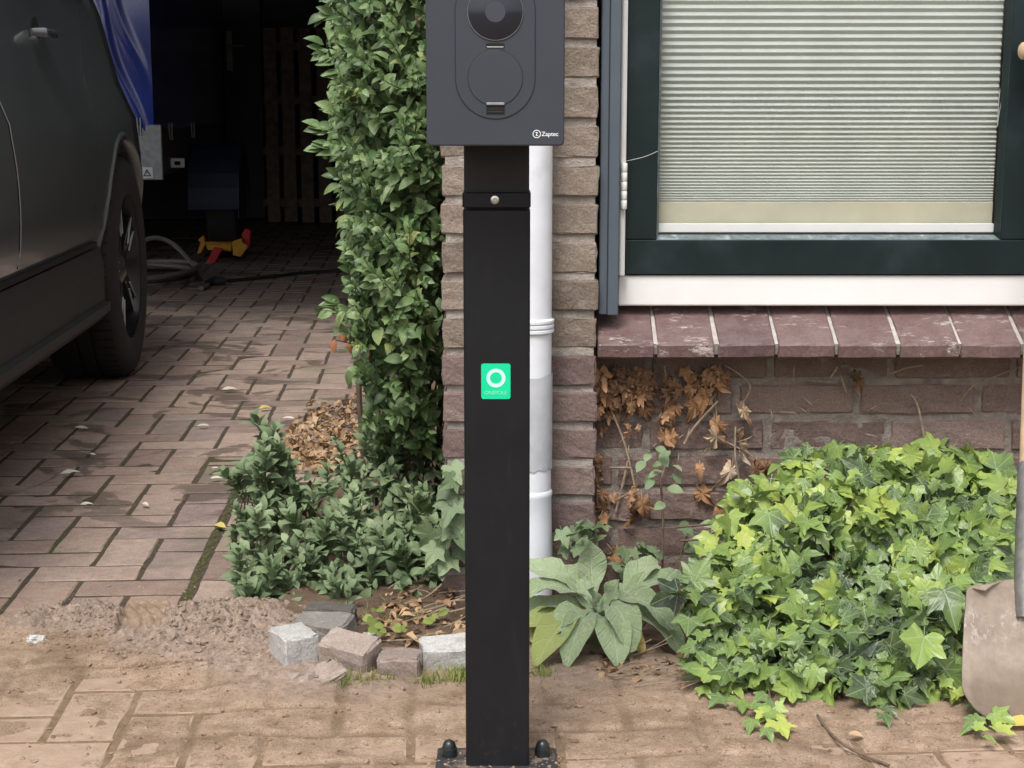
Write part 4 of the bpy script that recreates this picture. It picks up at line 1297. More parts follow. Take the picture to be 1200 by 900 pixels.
def text_mesh(name, body, size, center, y, weight=0.0):
    cu = bpy.data.curves.new(name, 'FONT')
    cu.body = body; cu.size = size; cu.align_x = 'CENTER'; cu.align_y = 'CENTER'
    cu.extrude = 0.0001; cu.offset = weight
    ob = bpy.data.objects.new(name, cu)
    link(ob)
    bpy.context.view_layer.update()
    dg = bpy.context.evaluated_depsgraph_get()
    me = bpy.data.meshes.new_from_object(ob.evaluated_get(dg))
    bpy.data.objects.remove(ob); bpy.data.curves.remove(cu)
    me.name = name
    me.materials.clear()
    me.transform(Matrix.Translation((center[0], y, center[1])) @ Matrix.Rotation(math.pi / 2, 4, 'X'))
    return me
tz = A(581, 460.3, PF)
obj('lettering', text_mesh('lettering', 'ONEPOLE', 0.0066, (tz.x, tz.z), PF - 0.0009, 0.00005), M['sticker_text'], stk)

# charger
CF = 2.062
cx0, cx1 = A(499.3, 90, CF).x, A(661.7, 90, CF).x
cz0 = A(580, 171, CF).z; cz1 = cz0 + 0.262
ccx = (cx0 + cx1) / 2
charger = thing('car_charger', 'dark grey charger box with round socket lid and black display on the post', 'charger', (ccx, CF + 0.04, cz0))
body = MB().prism(rrect(cx0, cx1, cz0, cz1, 0.006, 6), CF, PF + 0.0118).me('charger_body', smooth=False, bevel=0.0018, seg=2)
cb_ = obj('charger_body', body, M['charger_grey'], charger)
dc = A(580.5, 14, CF)                           # display centre
lc = A(580.5, 91.5, CF)                         # socket lid centre
sr = (A(628, 60, CF).x - A(533, 60, CF).x) / 2
def stadium(r):
    zlo = A(580, 140.3, CF).z + sr
    zhi = 2 * dc.z - lc.z + (lc.z - zlo)
    zhi = dc.z + (lc.z - zlo) + 0.0
    return circle(lc.x, zlo, r, 28, math.pi, 2 * math.pi) + circle(lc.x, max(zhi, zlo + 0.06), r, 28, 0, math.pi)
def poly_ring(p0, p1, y0, y1):
    n = len(p0)
    vs = [(x, y0, z) for x, z in p0] + [(x, y0, z) for x, z in p1] + [(x, y1, z) for x, z in p0] + [(x, y1, z) for x, z in p1]
    fs = []
    for k in range(n):
        q = (k + 1) % n
        fs += [(k, q, n + q, n + k), (k, 2 * n + k, 2 * n + q, q), (n + k, n + q, 3 * n + q, 3 * n + k)]
    return MB().add(vs, fs)
obj('panel_gap', poly_ring(stadium(sr), stadium(sr - 0.0011), CF - 0.0004, CF + 0.001).me('panel_gap'), M['charger_line'], charger)
obj('front_panel', MB().prism(stadium(sr - 0.0011), CF - 0.0009, CF + 0.001).me('front_panel', smooth=True, bevel=0.0004), M['charger_grey'], charger)
lr = (A(614, 92, CF).x - A(548.5, 92, CF).x) / 2
tw_ = (A(592, 60, CF).x - A(570.5, 60, CF).x) / 2
def keyhole(r, w, ztop):
    a = math.acos(min(0.99, w / r))
    pts = circle(lc.x, lc.z, r, 44, math.pi - a - 2 * math.pi + 0.0, a) if False else []
    a0 = math.pi - a; a1 = a + 2 * math.pi
    pts = circle(lc.x, lc.z, r, 44, a0, a1)
    pts += [(lc.x + w, ztop), (lc.x - w, ztop)]
    return pts
zt_lid = A(580, 58.5, CF).z
obj('lid_gap', poly_ring(keyhole(lr, tw_, zt_lid), keyhole(lr - 0.0008, tw_ - 0.0008, zt_lid - 0.0008), CF - 0.0011, CF).me('lid_gap'), M['charger_line'], charger)
lid = obj('socket_lid', MB().prism(keyhole(lr - 0.0008, tw_ - 0.0008, zt_lid - 0.0006), CF - 0.0016, CF).me('socket_lid', smooth=True, bevel=0.0004), M['charger_grey'], charger)
z0h, z1h = A(580, 56.2, CF).z, A(580, 50.7, CF).z
obj('hinge_slot', boxme('hinge_slot', lc.x - tw_, lc.x + tw_, CF - 0.0014, CF, z0h, z1h), M['gap_black'], charger)
obj('hinge_bar', boxme('hinge_bar', lc.x - tw_ + 0.001, lc.x + tw_ - 0.001, CF - 0.002, CF - 0.001, z0h + 0.0003, z0h + 0.0018, 0.0003), M['silver'], charger)
zn0, zn1 = A(580, 133.5, CF).z, A(580, 121, CF).z
obj('latch_slot', boxme('latch_slot', lc.x - tw_, lc.x + tw_, CF - 0.0018, CF, zn0, zn1), M['gap_black'], charger)
obj('latch_tongue', boxme('latch_tongue', lc.x - tw_ + 0.0008, lc.x + tw_ - 0.0008, CF - 0.0022, CF, zn0 + 0.0006, zn0 + 0.0036, 0.001), M['charger_line'], charger)
obj('latch_lip', boxme('latch_lip', lc.x - tw_, lc.x + tw_, CF - 0.0034, CF - 0.0015, zn1 - 0.0022, zn1 + 0.0008, 0.0005), M['silver'] if False else M['galvanised'], charger)
dr = (A(612.5, 10, CF).x - A(548.5, 10, CF).x) / 2
disp = obj('display', MB().lathe([(dr, -0.0006), (dr, -0.0022), (dr - 0.0006, -0.0026), (0.0001, -0.0026)], (dc.x, CF - 0.0003, dc.z), 'y', 56).me('display', smooth=True), M['display_glass'], charger)
obj('display_rim', ring(dc.x, dc.z, dr, dr + 0.0009, CF - 0.0026, CF).me('display_rim', bevel=0.0003), M['socket_steel'], disp)
obj('display_mark', MB().lathe([(dr * 0.37, -0.0024), (dr * 0.37, -0.0030), (0.0001, -0.0030)], (dc.x, CF - 0.0001, dc.z), 'y', 40).me('display_mark'), M['display_inner'], disp)
lg = A(629, 157, CF)
logo = obj('logo', ring(lg.x, lg.z, 0.0040, 0.0049, CF - 0.0004, CF + 0.0002).me('logo'), M['print_white'], charger)
zig = MB()
for (a, b, c, d) in ((-0.0015, 0.0013, 0.0011, 0.0022), (-0.0011, -0.0022, 0.0016, -0.0013)):
    zig.box(lg.x + a, lg.x + c, CF - 0.0004, CF + 0.0002, lg.z + b, lg.z + d)
zig.add([(lg.x + 0.0011, CF - 0.00042, lg.z + 0.0018), (lg.x + 0.0001, CF - 0.00042, lg.z + 0.0018), (lg.x - 0.0011, CF - 0.00042, lg.z - 0.0018), (lg.x - 0.0001, CF - 0.00042, lg.z - 0.0018)], [(0, 1, 2, 3)])
obj('logo_letter', zig.me('logo_letter'), M['print_white'], logo)
tx = A(644.2, 157.2, CF)
obj('brand_lettering', text_mesh('brand_lettering', 'Zaptec', 0.0072, (tx.x + 0.0004, tx.z), CF - 0.0003, 0.00006), M['print_white'], charger)

# ================================================================== SHOVEL
sb = G(1197, 856, 0.0)                          # middle of the cutting edge
top = Vector((A(1224, 62, 2.985).x, 2.985, A(1231, 62, 2.985).z))
ax = (top - sb).normalized()
xdir = Vector((1, 0, 0)) - ax * ax.x; xdir.normalize()
nd = ax.cross(xdir)
if nd.y > 0: nd = -nd
def SV(u, v, w=0.0): return sb + xdir * u + ax * v + nd * w
shovel = thing('shovel', 'muddy steel shovel with a wooden handle leaning against the window beside the ivy', 'shovel', sb)
HW = 0.090; BLn = 0.232
vs, fs = [], []
NU, NV = 13, 15
for j in range(NV):
    t = j / (NV - 1); v = t * BLn
    if t < 0.22: hw = HW * (0.80 + 0.20 * math.sin(min(1, t / 0.22) * math.pi / 2))
    elif t > 0.86: hw = HW * (1 - 0.30 * ((t - 0.86) / 0.14) ** 2)
    else: hw = HW
    for i in range(NU):
        s = i / (NU - 1) * 2 - 1
        u = s * hw
        dish = -0.020 * (1 - s * s) + 0.014 * max(0, 1 - abs(s) / 0.22) * t
        bow = -0.012 * math.sin(math.pi * t)
        lift = 0.018 * (s * s) * max(0, 0.25 - t) / 0.25
        lift2 = -0.03 * (abs(s) ** 3) * max(0, t - 0.9) / 0.1
        vs.append(SV(u, v + lift + lift2, dish + bow + 0.012))
for j in range(NV - 1):
    for i in range(NU - 1):
        fs.append((j * NU + i, j * NU + i + 1, (j + 1) * NU + i + 1, (j + 1) * NU + i))
bl_me = mesh('blade', vs, fs, smooth=True)
bm = bmesh.new(); bm.from_mesh(bl_me)
bmesh.ops.recalc_face_normals(bm, faces=bm.faces)
bmesh.ops.solidify(bm, geom=bm.faces[:], thickness=0.0028)
bm.to_mesh(bl_me); bm.free()
obj('blade', bl_me, M['shovel_steel'], shovel)
obj('socket', MB().tube([SV(0, BLn - 0.06, -0.004), SV(0, BLn, 0.002), SV(0, BLn + 0.12, 0.006), SV(0, BLn + 0.185, 0.006)], [0.012, 0.019, 0.0205, 0.0205], 18).me('socket', smooth=True), M['socket_steel'], shovel)
L_tot = (top - sb).length
obj('handle', MB().tube([SV(0, BLn + 0.15, 0.006), SV(0, 0.7, 0.006), SV(0, L_tot, 0.006)], 0.0185, 18).me('handle', smooth=True), M['wood_light'], shovel)
tl = A(1193.5, 60, top.y - 0.006); ml = max(0.045, top.x - tl.x)
obj('grip', MB().lathe([(0.002, -ml), (0.010, -ml + 0.002), (0.0145, -ml + 0.006), (0.0155, -ml + 0.02), (0.0165, 0), (0.0155, ml - 0.02), (0.0145, ml - 0.006), (0.010, ml - 0.002), (0.002, ml)], SV(0, L_tot, 0.006), 'x', 20).me('grip', smooth=True), M['wood_light'], shovel)

# ================================================================== PARKED CAR
CAR_A = 0.062
wc = G(166, 438.5)                              # outer foot of the rear tyre
lat = Vector((math.cos(CAR_A), math.sin(CAR_A), 0)); rear = Vector((-math.sin(CAR_A), math.cos(CAR_A), 0))
HWID = 0.925
car_o = Vector((wc.x, wc.y, 0)) - lat * (HWID + 0.022)
car = thing('parked_car', 'dark grey car parked on the driveway, seen at its rear wheel and doors', 'car', car_o, CAR_A)
TR = 0.365; ZW = TR - 0.004
def sect(y):
    """half section of the body at y (0 = rear axle, + = rear end): list of (x, z) from bottom middle to roof middle"""
    f = float
    endr = sstep(0.28, 0.80, np.array(y)); endf = sstep(-2.75, -3.62, np.array(y)) if False else sstep(2.75, 3.62, np.array(-y))
    w = HWID - 0.26 * f(endr) ** 1.3 - 0.22 * f(endf) ** 1.3
    flare = 0.006 * math.exp(-(y / 0.42) ** 2) + 0.006 * math.exp(-((y + 2.75) / 0.42) ** 2)
    zb = 0.27 + 0.14 * f(endr) + 0.05 * f(endf)
    hood = float(sstep(2.15, 2.75, np.array(-y)))
    belt = 1.20 - 0.20 * hood - 0.18 * f(endf)
    roof = 1.64 - 0.16 * float(sstep(0.1, 0.72, np.array(y))) - 0.32 * float(sstep(0.55, 0.85, np.array(y)))
    roof = roof * (1 - hood) + (1.06 - 0.1 * f(endf)) * hood
    roof -= 0.10 * float(sstep(1.35, 2.2, np.array(-y))) * (1 - hood)
    gw = 0.66 * (1 - hood) + 0.80 * hood
    tum = 0.115 - 0.03 * float(sstep(0.4, 1.6, np.array(-y)))
    p = [(0.0, zb), (w * 0.80, zb), (w - 0.075, zb + 0.015), (w - 0.035, zb + 0.07), (w - 0.028, 0.47), (w - 0.012 + flare * 0.6, 0.52), (w - 0.002 + flare, 0.62), (w + flare * 0.6, 0.72),
         (w - 0.010, 0.84), (w - 0.010 - 0.45 * tum, min(0.96, belt - 0.10)), (w - tum, belt - 0.02), (w - tum - 0.012, belt + 0.012),
         ((w - tum - 0.05) * (1 - hood) + (w - 0.16) * hood, belt + 0.10 * (1 - hood) + 0.01 * hood),
         (w * (gw + 0.10), roof - 0.16 * (1 - hood) - 0.012 * hood), (w * gw, roof - 0.055 * (1 - hood) - 0.006 * hood), (w * gw * 0.5, roof - 0.01), (0.0, roof)]
    return p
ys = [0.85, 0.82, 0.76, 0.68, 0.58, 0.46, 0.34, 0.2, 0.08, -0.05, -0.2, -0.36, -0.55, -0.8, -1.1, -1.4, -1.7, -2.0, -2.25, -2.45, -2.6, -2.75, -2.95, -3.15, -3.35, -3.5, -3.6, -3.66]
mbc = MB()
secs = []
for y in ys:
    h = sect(y)
    ring_pts = [(x, y, z) for x, z in h] + [(-x, y, z) for x, z in h[-2:0:-1]]
    secs.append(ring_pts)
nr = len(secs[0])
vs = [p for s_ in secs for p in s_]; fs = []
for i in range(len(secs) - 1):
    for k in range(nr):
        fs.append((i * nr + k, i * nr + (k + 1) % nr, (i + 1) * nr + (k + 1) % nr, (i + 1) * nr + k))
fs.append(tuple(range(nr))); fs.append(tuple((len(secs) - 1) * nr + k for k in range(nr - 1, -1, -1)))
bme = mesh('car_body', vs, fs)
bm = bmesh.new(); bm.from_mesh(bme)
bmesh.ops.recalc_face_normals(bm, faces=bm.faces); bm.to_mesh(bme); bm.free()
body_o = bpy.data.objects.new('car_body', bme); link(body_o)
cuts_ = []
for yw in (0.0, -2.75):
    for s_ in (1, -1):
        cm = MB().lathe([(TR + 0.045, s_ * 0.58), (TR + 0.045, s_ * 1.2)], (0, yw, ZW + 0.01), 'x', 48).me('well')
        co = bpy.data.objects.new('well', cm); link(co)
        md = body_o.modifiers.new('b', 'BOOLEAN'); md.operation = 'DIFFERENCE'; md.object = co; md.solver = 'EXACT'
        cuts_.append(co)
bpy.context.view_layer.update()
dg = bpy.context.evaluated_depsgraph_get()
nb = bpy.data.meshes.new_from_object(body_o.evaluated_get(dg))
nb.name = 'car_body'
body_o.modifiers.clear(); body_o.data = nb
for co in cuts_: bpy.data.objects.remove(co)
nb.polygons.foreach_set('use_smooth', np.ones(len(nb.polygons), dtype=bool))
nb.set_sharp_from_angle(angle=R(35))
nb.materials.clear(); nb.materials.append(M['car_paint'])
body_o.parent = car
def side_pt(y, z, off=0.0):
    h = sect(y)
    for (x0, z0), (x1, z1) in zip(h[3:], h[4:]):
        if z0 <= z <= z1 and z1 > z0:
            return Vector((x0 + (x1 - x0) * (z - z0) / (z1 - z0) + off, y, z))
    return Vector((h[6][0] + off, y, z))
def side_strip(name, path, wid, off, mat, parent=car):
    """thin strip lying on the car's side along path [(y,z)], its width along the car"""
    vs, fs = [], []
    for y, z in path:
        for dy, o_ in ((-wid / 2, off - 0.002), (-wid / 2, off), (wid / 2, off), (wid / 2, off - 0.002)):
            p = side_pt(y + dy, z); vs.append((p.x + o_, y + dy, z))
    for i in range(len(path) - 1):
        for k in range(3):
            fs.append((i * 4 + k, i * 4 + k + 1, i * 4 + 4 + k + 1, i * 4 + 4 + k))
    return obj(name, mesh(name, vs, fs, smooth=False), mat, parent, local=True)
def zs_(a, b, n=14): return [a + (b - a) * k / n for k in range(n + 1)]
# gap between the front and the rear door and its edge glint as a pale strip
def gap_y(z): return -1.585 - 0.10 * max(0, (z - 0.80) / 0.3) ** 1.4 + 0.05 * max(0, (0.8 - z) / 0.4)
side_strip('door_gap', [(gap_y(z), z) for z in zs_(0.50, 1.18)], 0.009, 0.0012, M['gap_black'])
side_strip('door_edge_glint', [(gap_y(z) + 0.007, z) for z in zs_(0.50, 1.18)], 0.004, 0.0022, M['glint_line'])
side_strip('rear_door_gap', [(-0.50 - 0.02 * 0 + 0.30 * max(0, (z - 0.74) / 0.32) ** 1.2 - 0.1 * max(0, (0.74 - z) / 0.24), z) for z in zs_(0.50, 1.18)], 0.005, 0.0002, M['gap_black'])
# door handles
for yc in (-0.90, -1.75):
    zc = 1.075
    hb = MB()
    pth = []
    for t in (-1, -0.8, -0.4, 0, 0.4, 0.8, 1):
        p = side_pt(yc + 0.10 * t, zc)
        pth.append(Vector((p.x + (0.008 if abs(t) == 1 else 0.036), p.y, zc)))
    hb.tube(pth, [0.010, 0.013, 0.013, 0.013, 0.013, 0.013, 0.010], 10)
    obj('door_handle', hb.me('door_handle', smooth=True), M['car_paint'], car, local=True)
    p = side_pt(yc, zc - 0.004)
    cup = obj('handle_cup', MB().lathe([(0.055, 0.0005), (0.05, 0.0015), (0.0002, 0.002)], (p.x, yc, zc - 0.01), 'x', 24).me('handle_cup', smooth=True), M['gap_black'], car, local=True)
# side skirt with its pale lower edge
def skirt(name, prof, mat, y0=-2.33, y1=-0.43):
    vs, fs = [], []
    n = len(prof)
    st_ = [y0 + (y1 - y0) * k / 8 for k in range(9)]
    for i, y in enumerate(st_):
        for x, z in prof: vs.append((x, y, z))
    for i in range(8):
        for k in range(n):
            fs.append((i * n + k, i * n + (k + 1) % n, (i + 1) * n + (k + 1) % n, (i + 1) * n + k))
    fs.append(tuple(range(n))); fs.append(tuple(8 * n + k for k in range(n - 1, -1, -1)))
    m_ = mesh(name, vs, fs)
    b_ = bmesh.new(); b_.from_mesh(m_); bmesh.ops.recalc_face_normals(b_, faces=b_.faces); b_.to_mesh(m_); b_.free()
    return obj(name, m_, mat, car, local=True)
W_ = HWID
skirt('side_skirt', [(W_ - 0.10, 0.25), (W_ - 0.045, 0.255), (W_ - 0.012, 0.285), (W_ - 0.010, 0.40), (W_ - 0.020, 0.462), (W_ - 0.06, 0.468)], M['car_skirt'])
skirt('skirt_edge', [(W_ - 0.075, 0.228), (W_ - 0.03, 0.236), (W_ + 0.004, 0.268), (W_ + 0.006, 0.292), (W_ - 0.02, 0.30), (W_ - 0.09, 0.29)], M['car_skirt'])
skirt('skirt_groove', [(W_ - 0.04, 0.468), (W_ - 0.012, 0.470), (W_ - 0.010, 0.484), (W_ - 0.05, 0.486)], M['gap_black'], -2.33, -0.52)
# wheel arch lips, wheels
for yw in (0.0, -2.75):
    for s_ in (1, -1):
        vs, fs = [], []
        NA = 30
        for k in range(NA + 1):
            a = R(-8) + R(196) * k / NA
            y_, z_ = yw + math.cos(a) * (TR + 0.045), ZW + 0.01 + math.sin(a) * (TR + 0.045)
            for rr_, xo in ((-0.006, -0.03), (-0.006, 0.006), (0.016, 0.005), (0.024, -0.003)):
                yy, zz = yw + math.cos(a) * (TR + 0.045 + rr_), ZW + 0.01 + math.sin(a) * (TR + 0.045 + rr_)
                p = side_pt(yy, min(1.0, max(zz, 0.36)))
                vs.append((s_ * (p.x + xo), yy, max(zz, 0.255)))
        for k in range(NA):
            for q in range(3): fs.append((k * 4 + q, k * 4 + q + 1, k * 4 + 5 + q, k * 4 + 4 + q))
        obj('wheel_arch', mesh('wheel_arch', vs, fs, smooth=True), M['car_paint'], car, local=True)
        xo = s_ * (HWID + 0.008); TW = 0.24
        def wp(prof): return [(r, s_ * (h)) for r, h in prof]
        wm = MB().lathe([(0.235, HWID - 0.002), (0.255, HWID + 0.006), (0.30, HWID + 0.009), (0.338, HWID + 0.002), (0.355, HWID - 0.012), (0.3645, HWID - 0.035), (0.365, HWID - 0.075), (0.3585, HWID - 0.078), (0.3585, HWID - 0.086), (0.365, HWID - 0.089), (0.365, HWID - 0.125), (0.3585, HWID - 0.128), (0.3585, HWID - 0.136), (0.365, HWID - 0.139), (0.3645, HWID - 0.20), (0.355, HWID - 0.222), (0.338, HWID - 0.236), (0.235, HWID - 0.236)], (0, yw, ZW), 'x', 72, cap=False)
        if s_ < 0: wm.v = [Vector((-v.x, v.y, v.z)) for v in wm.v]
        wheel = obj('wheel', wm.me('wheel', smooth=True), M['rubber'], car, local=True)
        tb = MB()                                # tread blocks' cross grooves
        for k in range(64):
            a = 2 * math.pi * k / 64
            q = Matrix.Translation((0, yw, ZW)) @ Matrix.Rotation(a, 4, 'X')
            tb.box(s_ * (HWID - 0.072), s_ * (HWID - 0.012), -0.0016, 0.0016, 0.3630, 0.3658, q)
        obj('tread_groove', tb.me('tread_groove'), M['gap_black'], wheel, local=True)['kind'] = 'stuff'
        rm_ = MB().lathe([(0.243, HWID - 0.20), (0.243, HWID - 0.03), (0.25, HWID - 0.006), (0.247, HWID - 0.0005), (0.236, HWID - 0.004), (0.226, HWID - 0.03), (0.215, HWID - 0.09), (0.05, HWID - 0.10)], (0, yw, ZW), 'x', 64, cap=False)
        rm_.lathe([(0.001, HWID - 0.014), (0.03, HWID - 0.015), (0.036, HWID - 0.02), (0.07, HWID - 0.035), (0.07, HWID - 0.10)], (0, yw, ZW), 'x', 32, cap=False)
        for k in range(10):
            a0 = 2 * math.pi * (k // 2) / 5 + (0.13 if k % 2 else -0.13) + 0.3
            q = Matrix.Translation((0, yw, ZW)) @ Matrix.Rotation(a0, 4, 'X')
            pr = [(-0.013, 0.05), (0.013, 0.05), (0.009, 0.235), (-0.009, 0.235)]
            vs = [q @ Vector((HWID - 0.028 - 0.012 * (z > 0.1) + 0.022 * (z > 0.1), y, z)) for y, z in pr] + [q @ Vector((HWID - 0.08, y, z)) for y, z in pr]
            rm_.add(vs, [(0, 1, 2, 3), (0, 4, 5, 1), (1, 5, 6, 2), (2, 6, 7, 3), (3, 7, 4, 0)])
        if s_ < 0: rm_.v = [Vector((-v.x, v.y, v.z)) for v in rm_.v]
        obj('rim', rm_.me('rim', smooth=True), M['rim_black'], wheel, local=True)
        # pale bars standing in for highlights along the spokes
        gl_ = MB()
        for k in range(10):
            a0 = 2 * math.pi * (k // 2) / 5 + (0.13 if k % 2 else -0.13) + 0.3
            q = Matrix.Translation((0, yw, ZW)) @ Matrix.Rotation(a0, 4, 'X')
            gl_.box(s_ * (HWID - 0.021), s_ * (HWID - 0.0165), 0.006, 0.0095, 0.11, 0.236, q)
        obj('spoke_glint', gl_.me('spoke_glint'), M['glint_line'], wheel, local=True)['kind'] = 'stuff'
# side windows, rear lamps
for s_ in (1, -1):
    for a, b in ((-0.45, -1.5), (-1.6, -2.1), (0.05, -0.38)):
        vs = []
        for y in (a, b):
            h = sect(y)
            (x0, z0), (x1, z1) = h[12], h[13]
            xa, za = h[11]
            vs += [(s_ * (xa + 0.004), y, za + 0.02), (s_ * (x0 + 0.004), y, z0), (s_ * (x1 + 0.003), y, z1 - 0.02)]
        obj('side_window', mesh('side_window', vs, [(0, 1, 4, 3), (1, 2, 5, 4)]), M['car_glass'], car, local=True)
    p = sect(0.72)
    obj('rear_lamp', MB().box(s_ * 0.62, s_ * 0.74, 0.80, 0.86, 0.86, 0.98).me('rear_lamp', bevel=0.02), M['lamp_red'], car, local=True)
obj('underbody', MB().box(-0.62, 0.62, -3.3, 0.7, 0.2, 0.36).me('underbody'), M['car_plastic'], car, local=True)

# ================================================================== GARAGE, TRAILER AND WHAT STANDS IN IT
gx1 = SIDE_X
garage = thing('carport', 'dark open carport at the end of the driveway behind the car', 'carport', (-2.2, 13.4, 0))
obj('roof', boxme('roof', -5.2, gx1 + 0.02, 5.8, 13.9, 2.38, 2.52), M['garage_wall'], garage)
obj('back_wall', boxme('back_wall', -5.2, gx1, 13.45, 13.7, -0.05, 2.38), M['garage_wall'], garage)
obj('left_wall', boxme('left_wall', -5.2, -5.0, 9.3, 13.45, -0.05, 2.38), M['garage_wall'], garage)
for y in np.arange(3.9, 13.3, 0.24) if False else []: pass
None and obj('inner_lining', boxme('inner_lining', gx1 - 0.06, gx1 - 0.02, 7.0, 13.44, 0.0, 2.27), M['garage_wall'], garage)
# dark door with lever handle beside the pallets
DY = 13.40
d0, d1 = A(262, 100, DY).x, A(309, 100, DY).x
door = obj('door', boxme('door', d0, d1 - 0.01, DY, DY + 0.06, 0.01, 2.1, 0.006), M['dark_door'], garage)
lp = A(269, 60, DY)
obj('handle', MB().box(lp.x - 0.022, lp.x + 0.022, DY - 0.012, DY + 0.001, lp.z - 0.15, lp.z + 0.15).tube([(lp.x, DY - 0.01, lp.z + 0.04), (lp.x, DY - 0.06, lp.z + 0.04), (lp.x + 0.12, DY - 0.06, lp.z + 0.035)], 0.011, 10).me('handle', smooth=False), M['galvanised'], door)
# slatted pallet fence
PY = 12.94
pal = thing('pallet', 'dark wooden slatted pallet standing upright against the back of the carport', 'pallet', (A(360, 262, PY).x, PY, 0))
sl = [(311, 326), (331, 346), (351.5, 366), (372, 387), (392, 407), (412, 427), (432, 447)]
zt_p, zb_p = A(340, 30, PY).z, 0.005
for a, b in sl:
    x0, x1 = A(a, 150, PY).x, A(b, 150, PY).x
    obj('slat', boxme('slat', x0, x1, PY, PY + 0.022, zb_p + random.uniform(0, 0.01), zt_p + random.uniform(-0.02, 0.01), 0.002), M['pallet_wood'], pal)
for py in (54, 117, 177, 238):
    z = A(350, py, PY).z
    obj('crossbar', boxme('crossbar', A(311, py, PY).x - 0.02, A(447, py, PY).x + 0.02, PY + 0.023, PY + 0.06, z - 0.03, z + 0.03, 0.002), M['pallet_wood'], pal)

# trailer
TA = 0.06
ty0 = 8.6
tc = A(182, 180, ty0)
tr_loc = Vector((tc.x, ty0, 0))
trailer = thing('box_trailer', 'trailer with a shiny blue tarpaulin cover behind the car', 'trailer', tr_loc, TA)
TL, TWd = 3.2, 1.75
zA, zB = A(182, 211, ty0).z, A(182, 146, ty0).z
# tarp: front face with folds, and the rest of the box
vs, fs = [], []
NXT, NZT = 150, 40
ztop = 1.72
for j in range(NZT + 1):
    for i in range(NXT + 1):
        u, v = i / NXT, j / NZT
        x = -TWd + TWd * u; z = zB - 0.03 + (ztop - zB + 0.03) * v
        sdg = (1 - u) * TWd - 0.30 * (z - zB)          # distance along the folds' cross direction from the corner
        fold = 0.0
        for c_, w_, a_ in ((-0.03, 0.022, 0.016), (0.07, 0.018, 0.020), (0.125, 0.014, 0.016), (0.21, 0.03, 0.022), (0.30, 0.02, 0.018), (0.42, 0.05, 0.03), (0.6, 0.04, 0.03), (0.85, 0.06, 0.04), (1.2, 0.07, 0.04)):
            fold += a_ * math.exp(-((sdg - c_ + 0.02 * math.sin(v * 9 + c_ * 20)) / w_) ** 2)
        edge = min(1, (1 - u) * 10, u * 10, (1 - v) * 8)
        vs.append((x, -0.008 - abs(fold) * edge - 0.02 * math.sin(math.pi * u) * math.sin(math.pi * v), z))
for j in range(NZT):
    for i in range(NXT):
        a = j * (NXT + 1) + i
        fs.append((a, a + 1, a + NXT + 2, a + NXT + 1))
b = len(vs)
vs += [(0.004, -0.008, zB - 0.03), (0.004, TL, zB - 0.02), (0.004, TL, ztop), (0.004, -0.008, ztop), (-TWd, TL, zB - 0.02), (-TWd, TL, ztop), (-TWd, -0.008, zB - 0.03), (-TWd, -0.008, ztop)]
fs += [(b, b + 1, b + 2, b + 3), (b + 1, b + 4, b + 5, b + 2), (b + 4, b + 6, b + 7, b + 5), (b + 3, b + 2, b + 5, b + 7)]
obj('tarp_cover', mesh('tarp_cover', vs, fs, smooth=False), M['tarp'], trailer, local=True)
for p in trailer.children[0].data.polygons[:NXT * NZT]: p.use_smooth = True
obj('load_bed', MB().box(-TWd + 0.01, -0.006, 0.01, TL - 0.01, zA + 0.02, zB - 0.002).me('load_bed'), M['board_black'], trailer, local=True)
px_w = A(190, 180, ty0).x - A(165, 180, ty0).x
obj('corner_post', boxme('corner_post', -px_w - 0.02, 0.036, -0.012, 0.012, zA, zB, 0.004), M['galvanised'], trailer, local=True)
obj('side_board', MB().add([(0.0, 0.012, zA + 0.0), (0.0, 0.9, zA + 0.02), (0.0, 1.35, zA + 0.07), (0.0, 3.1, zA + 0.09), (0.0, 3.1, zB - 0.01), (0.0, 0.012, zB - 0.005)] + [(-0.02, 0.012, zA + 0.0), (-0.02, 0.9, zA + 0.02), (-0.02, 1.35, zA + 0.07), (-0.02, 3.1, zA + 0.09), (-0.02, 3.1, zB - 0.01), (-0.02, 0.012, zB - 0.005)],
    [tuple(range(6)), tuple(range(11, 5, -1))] + [(i, i + 6, (i + 1) % 6 + 6, (i + 1) % 6) for i in range(6)]).me('side_board'), M['board_black'], trailer, local=True)
# warning sticker on the corner post
stx = A(172, 203, ty0 - 0.02).x - tr_loc.x
stz = A(172, 203, ty0 - 0.02).z
ws = obj('warning_sticker', boxme('warning_sticker', stx - 0.028, stx + 0.028, -0.0145, -0.0115, stz - 0.025, stz + 0.03), M['lamp_white'], trailer, local=True)
tri = [(stx - 0.02, stz - 0.015), (stx + 0.02, stz - 0.015), (stx, stz + 0.021)]
tri_i = [(stx - 0.0125, stz - 0.0105), (stx + 0.0125, stz - 0.0105), (stx, stz + 0.012)]
obj('warning_triangle', poly_ring(tri, tri_i, -0.016, -0.0144).add([(stx - 0.0022, -0.016, stz + 0.006), (stx - 0.0022, -0.016, stz - 0.003), (stx + 0.0022, -0.016, stz - 0.003), (stx + 0.0022, -0.016, stz + 0.006)], [(0, 1, 2, 3)]).me('warning_triangle'), M['gap_black'], ws, local=True)
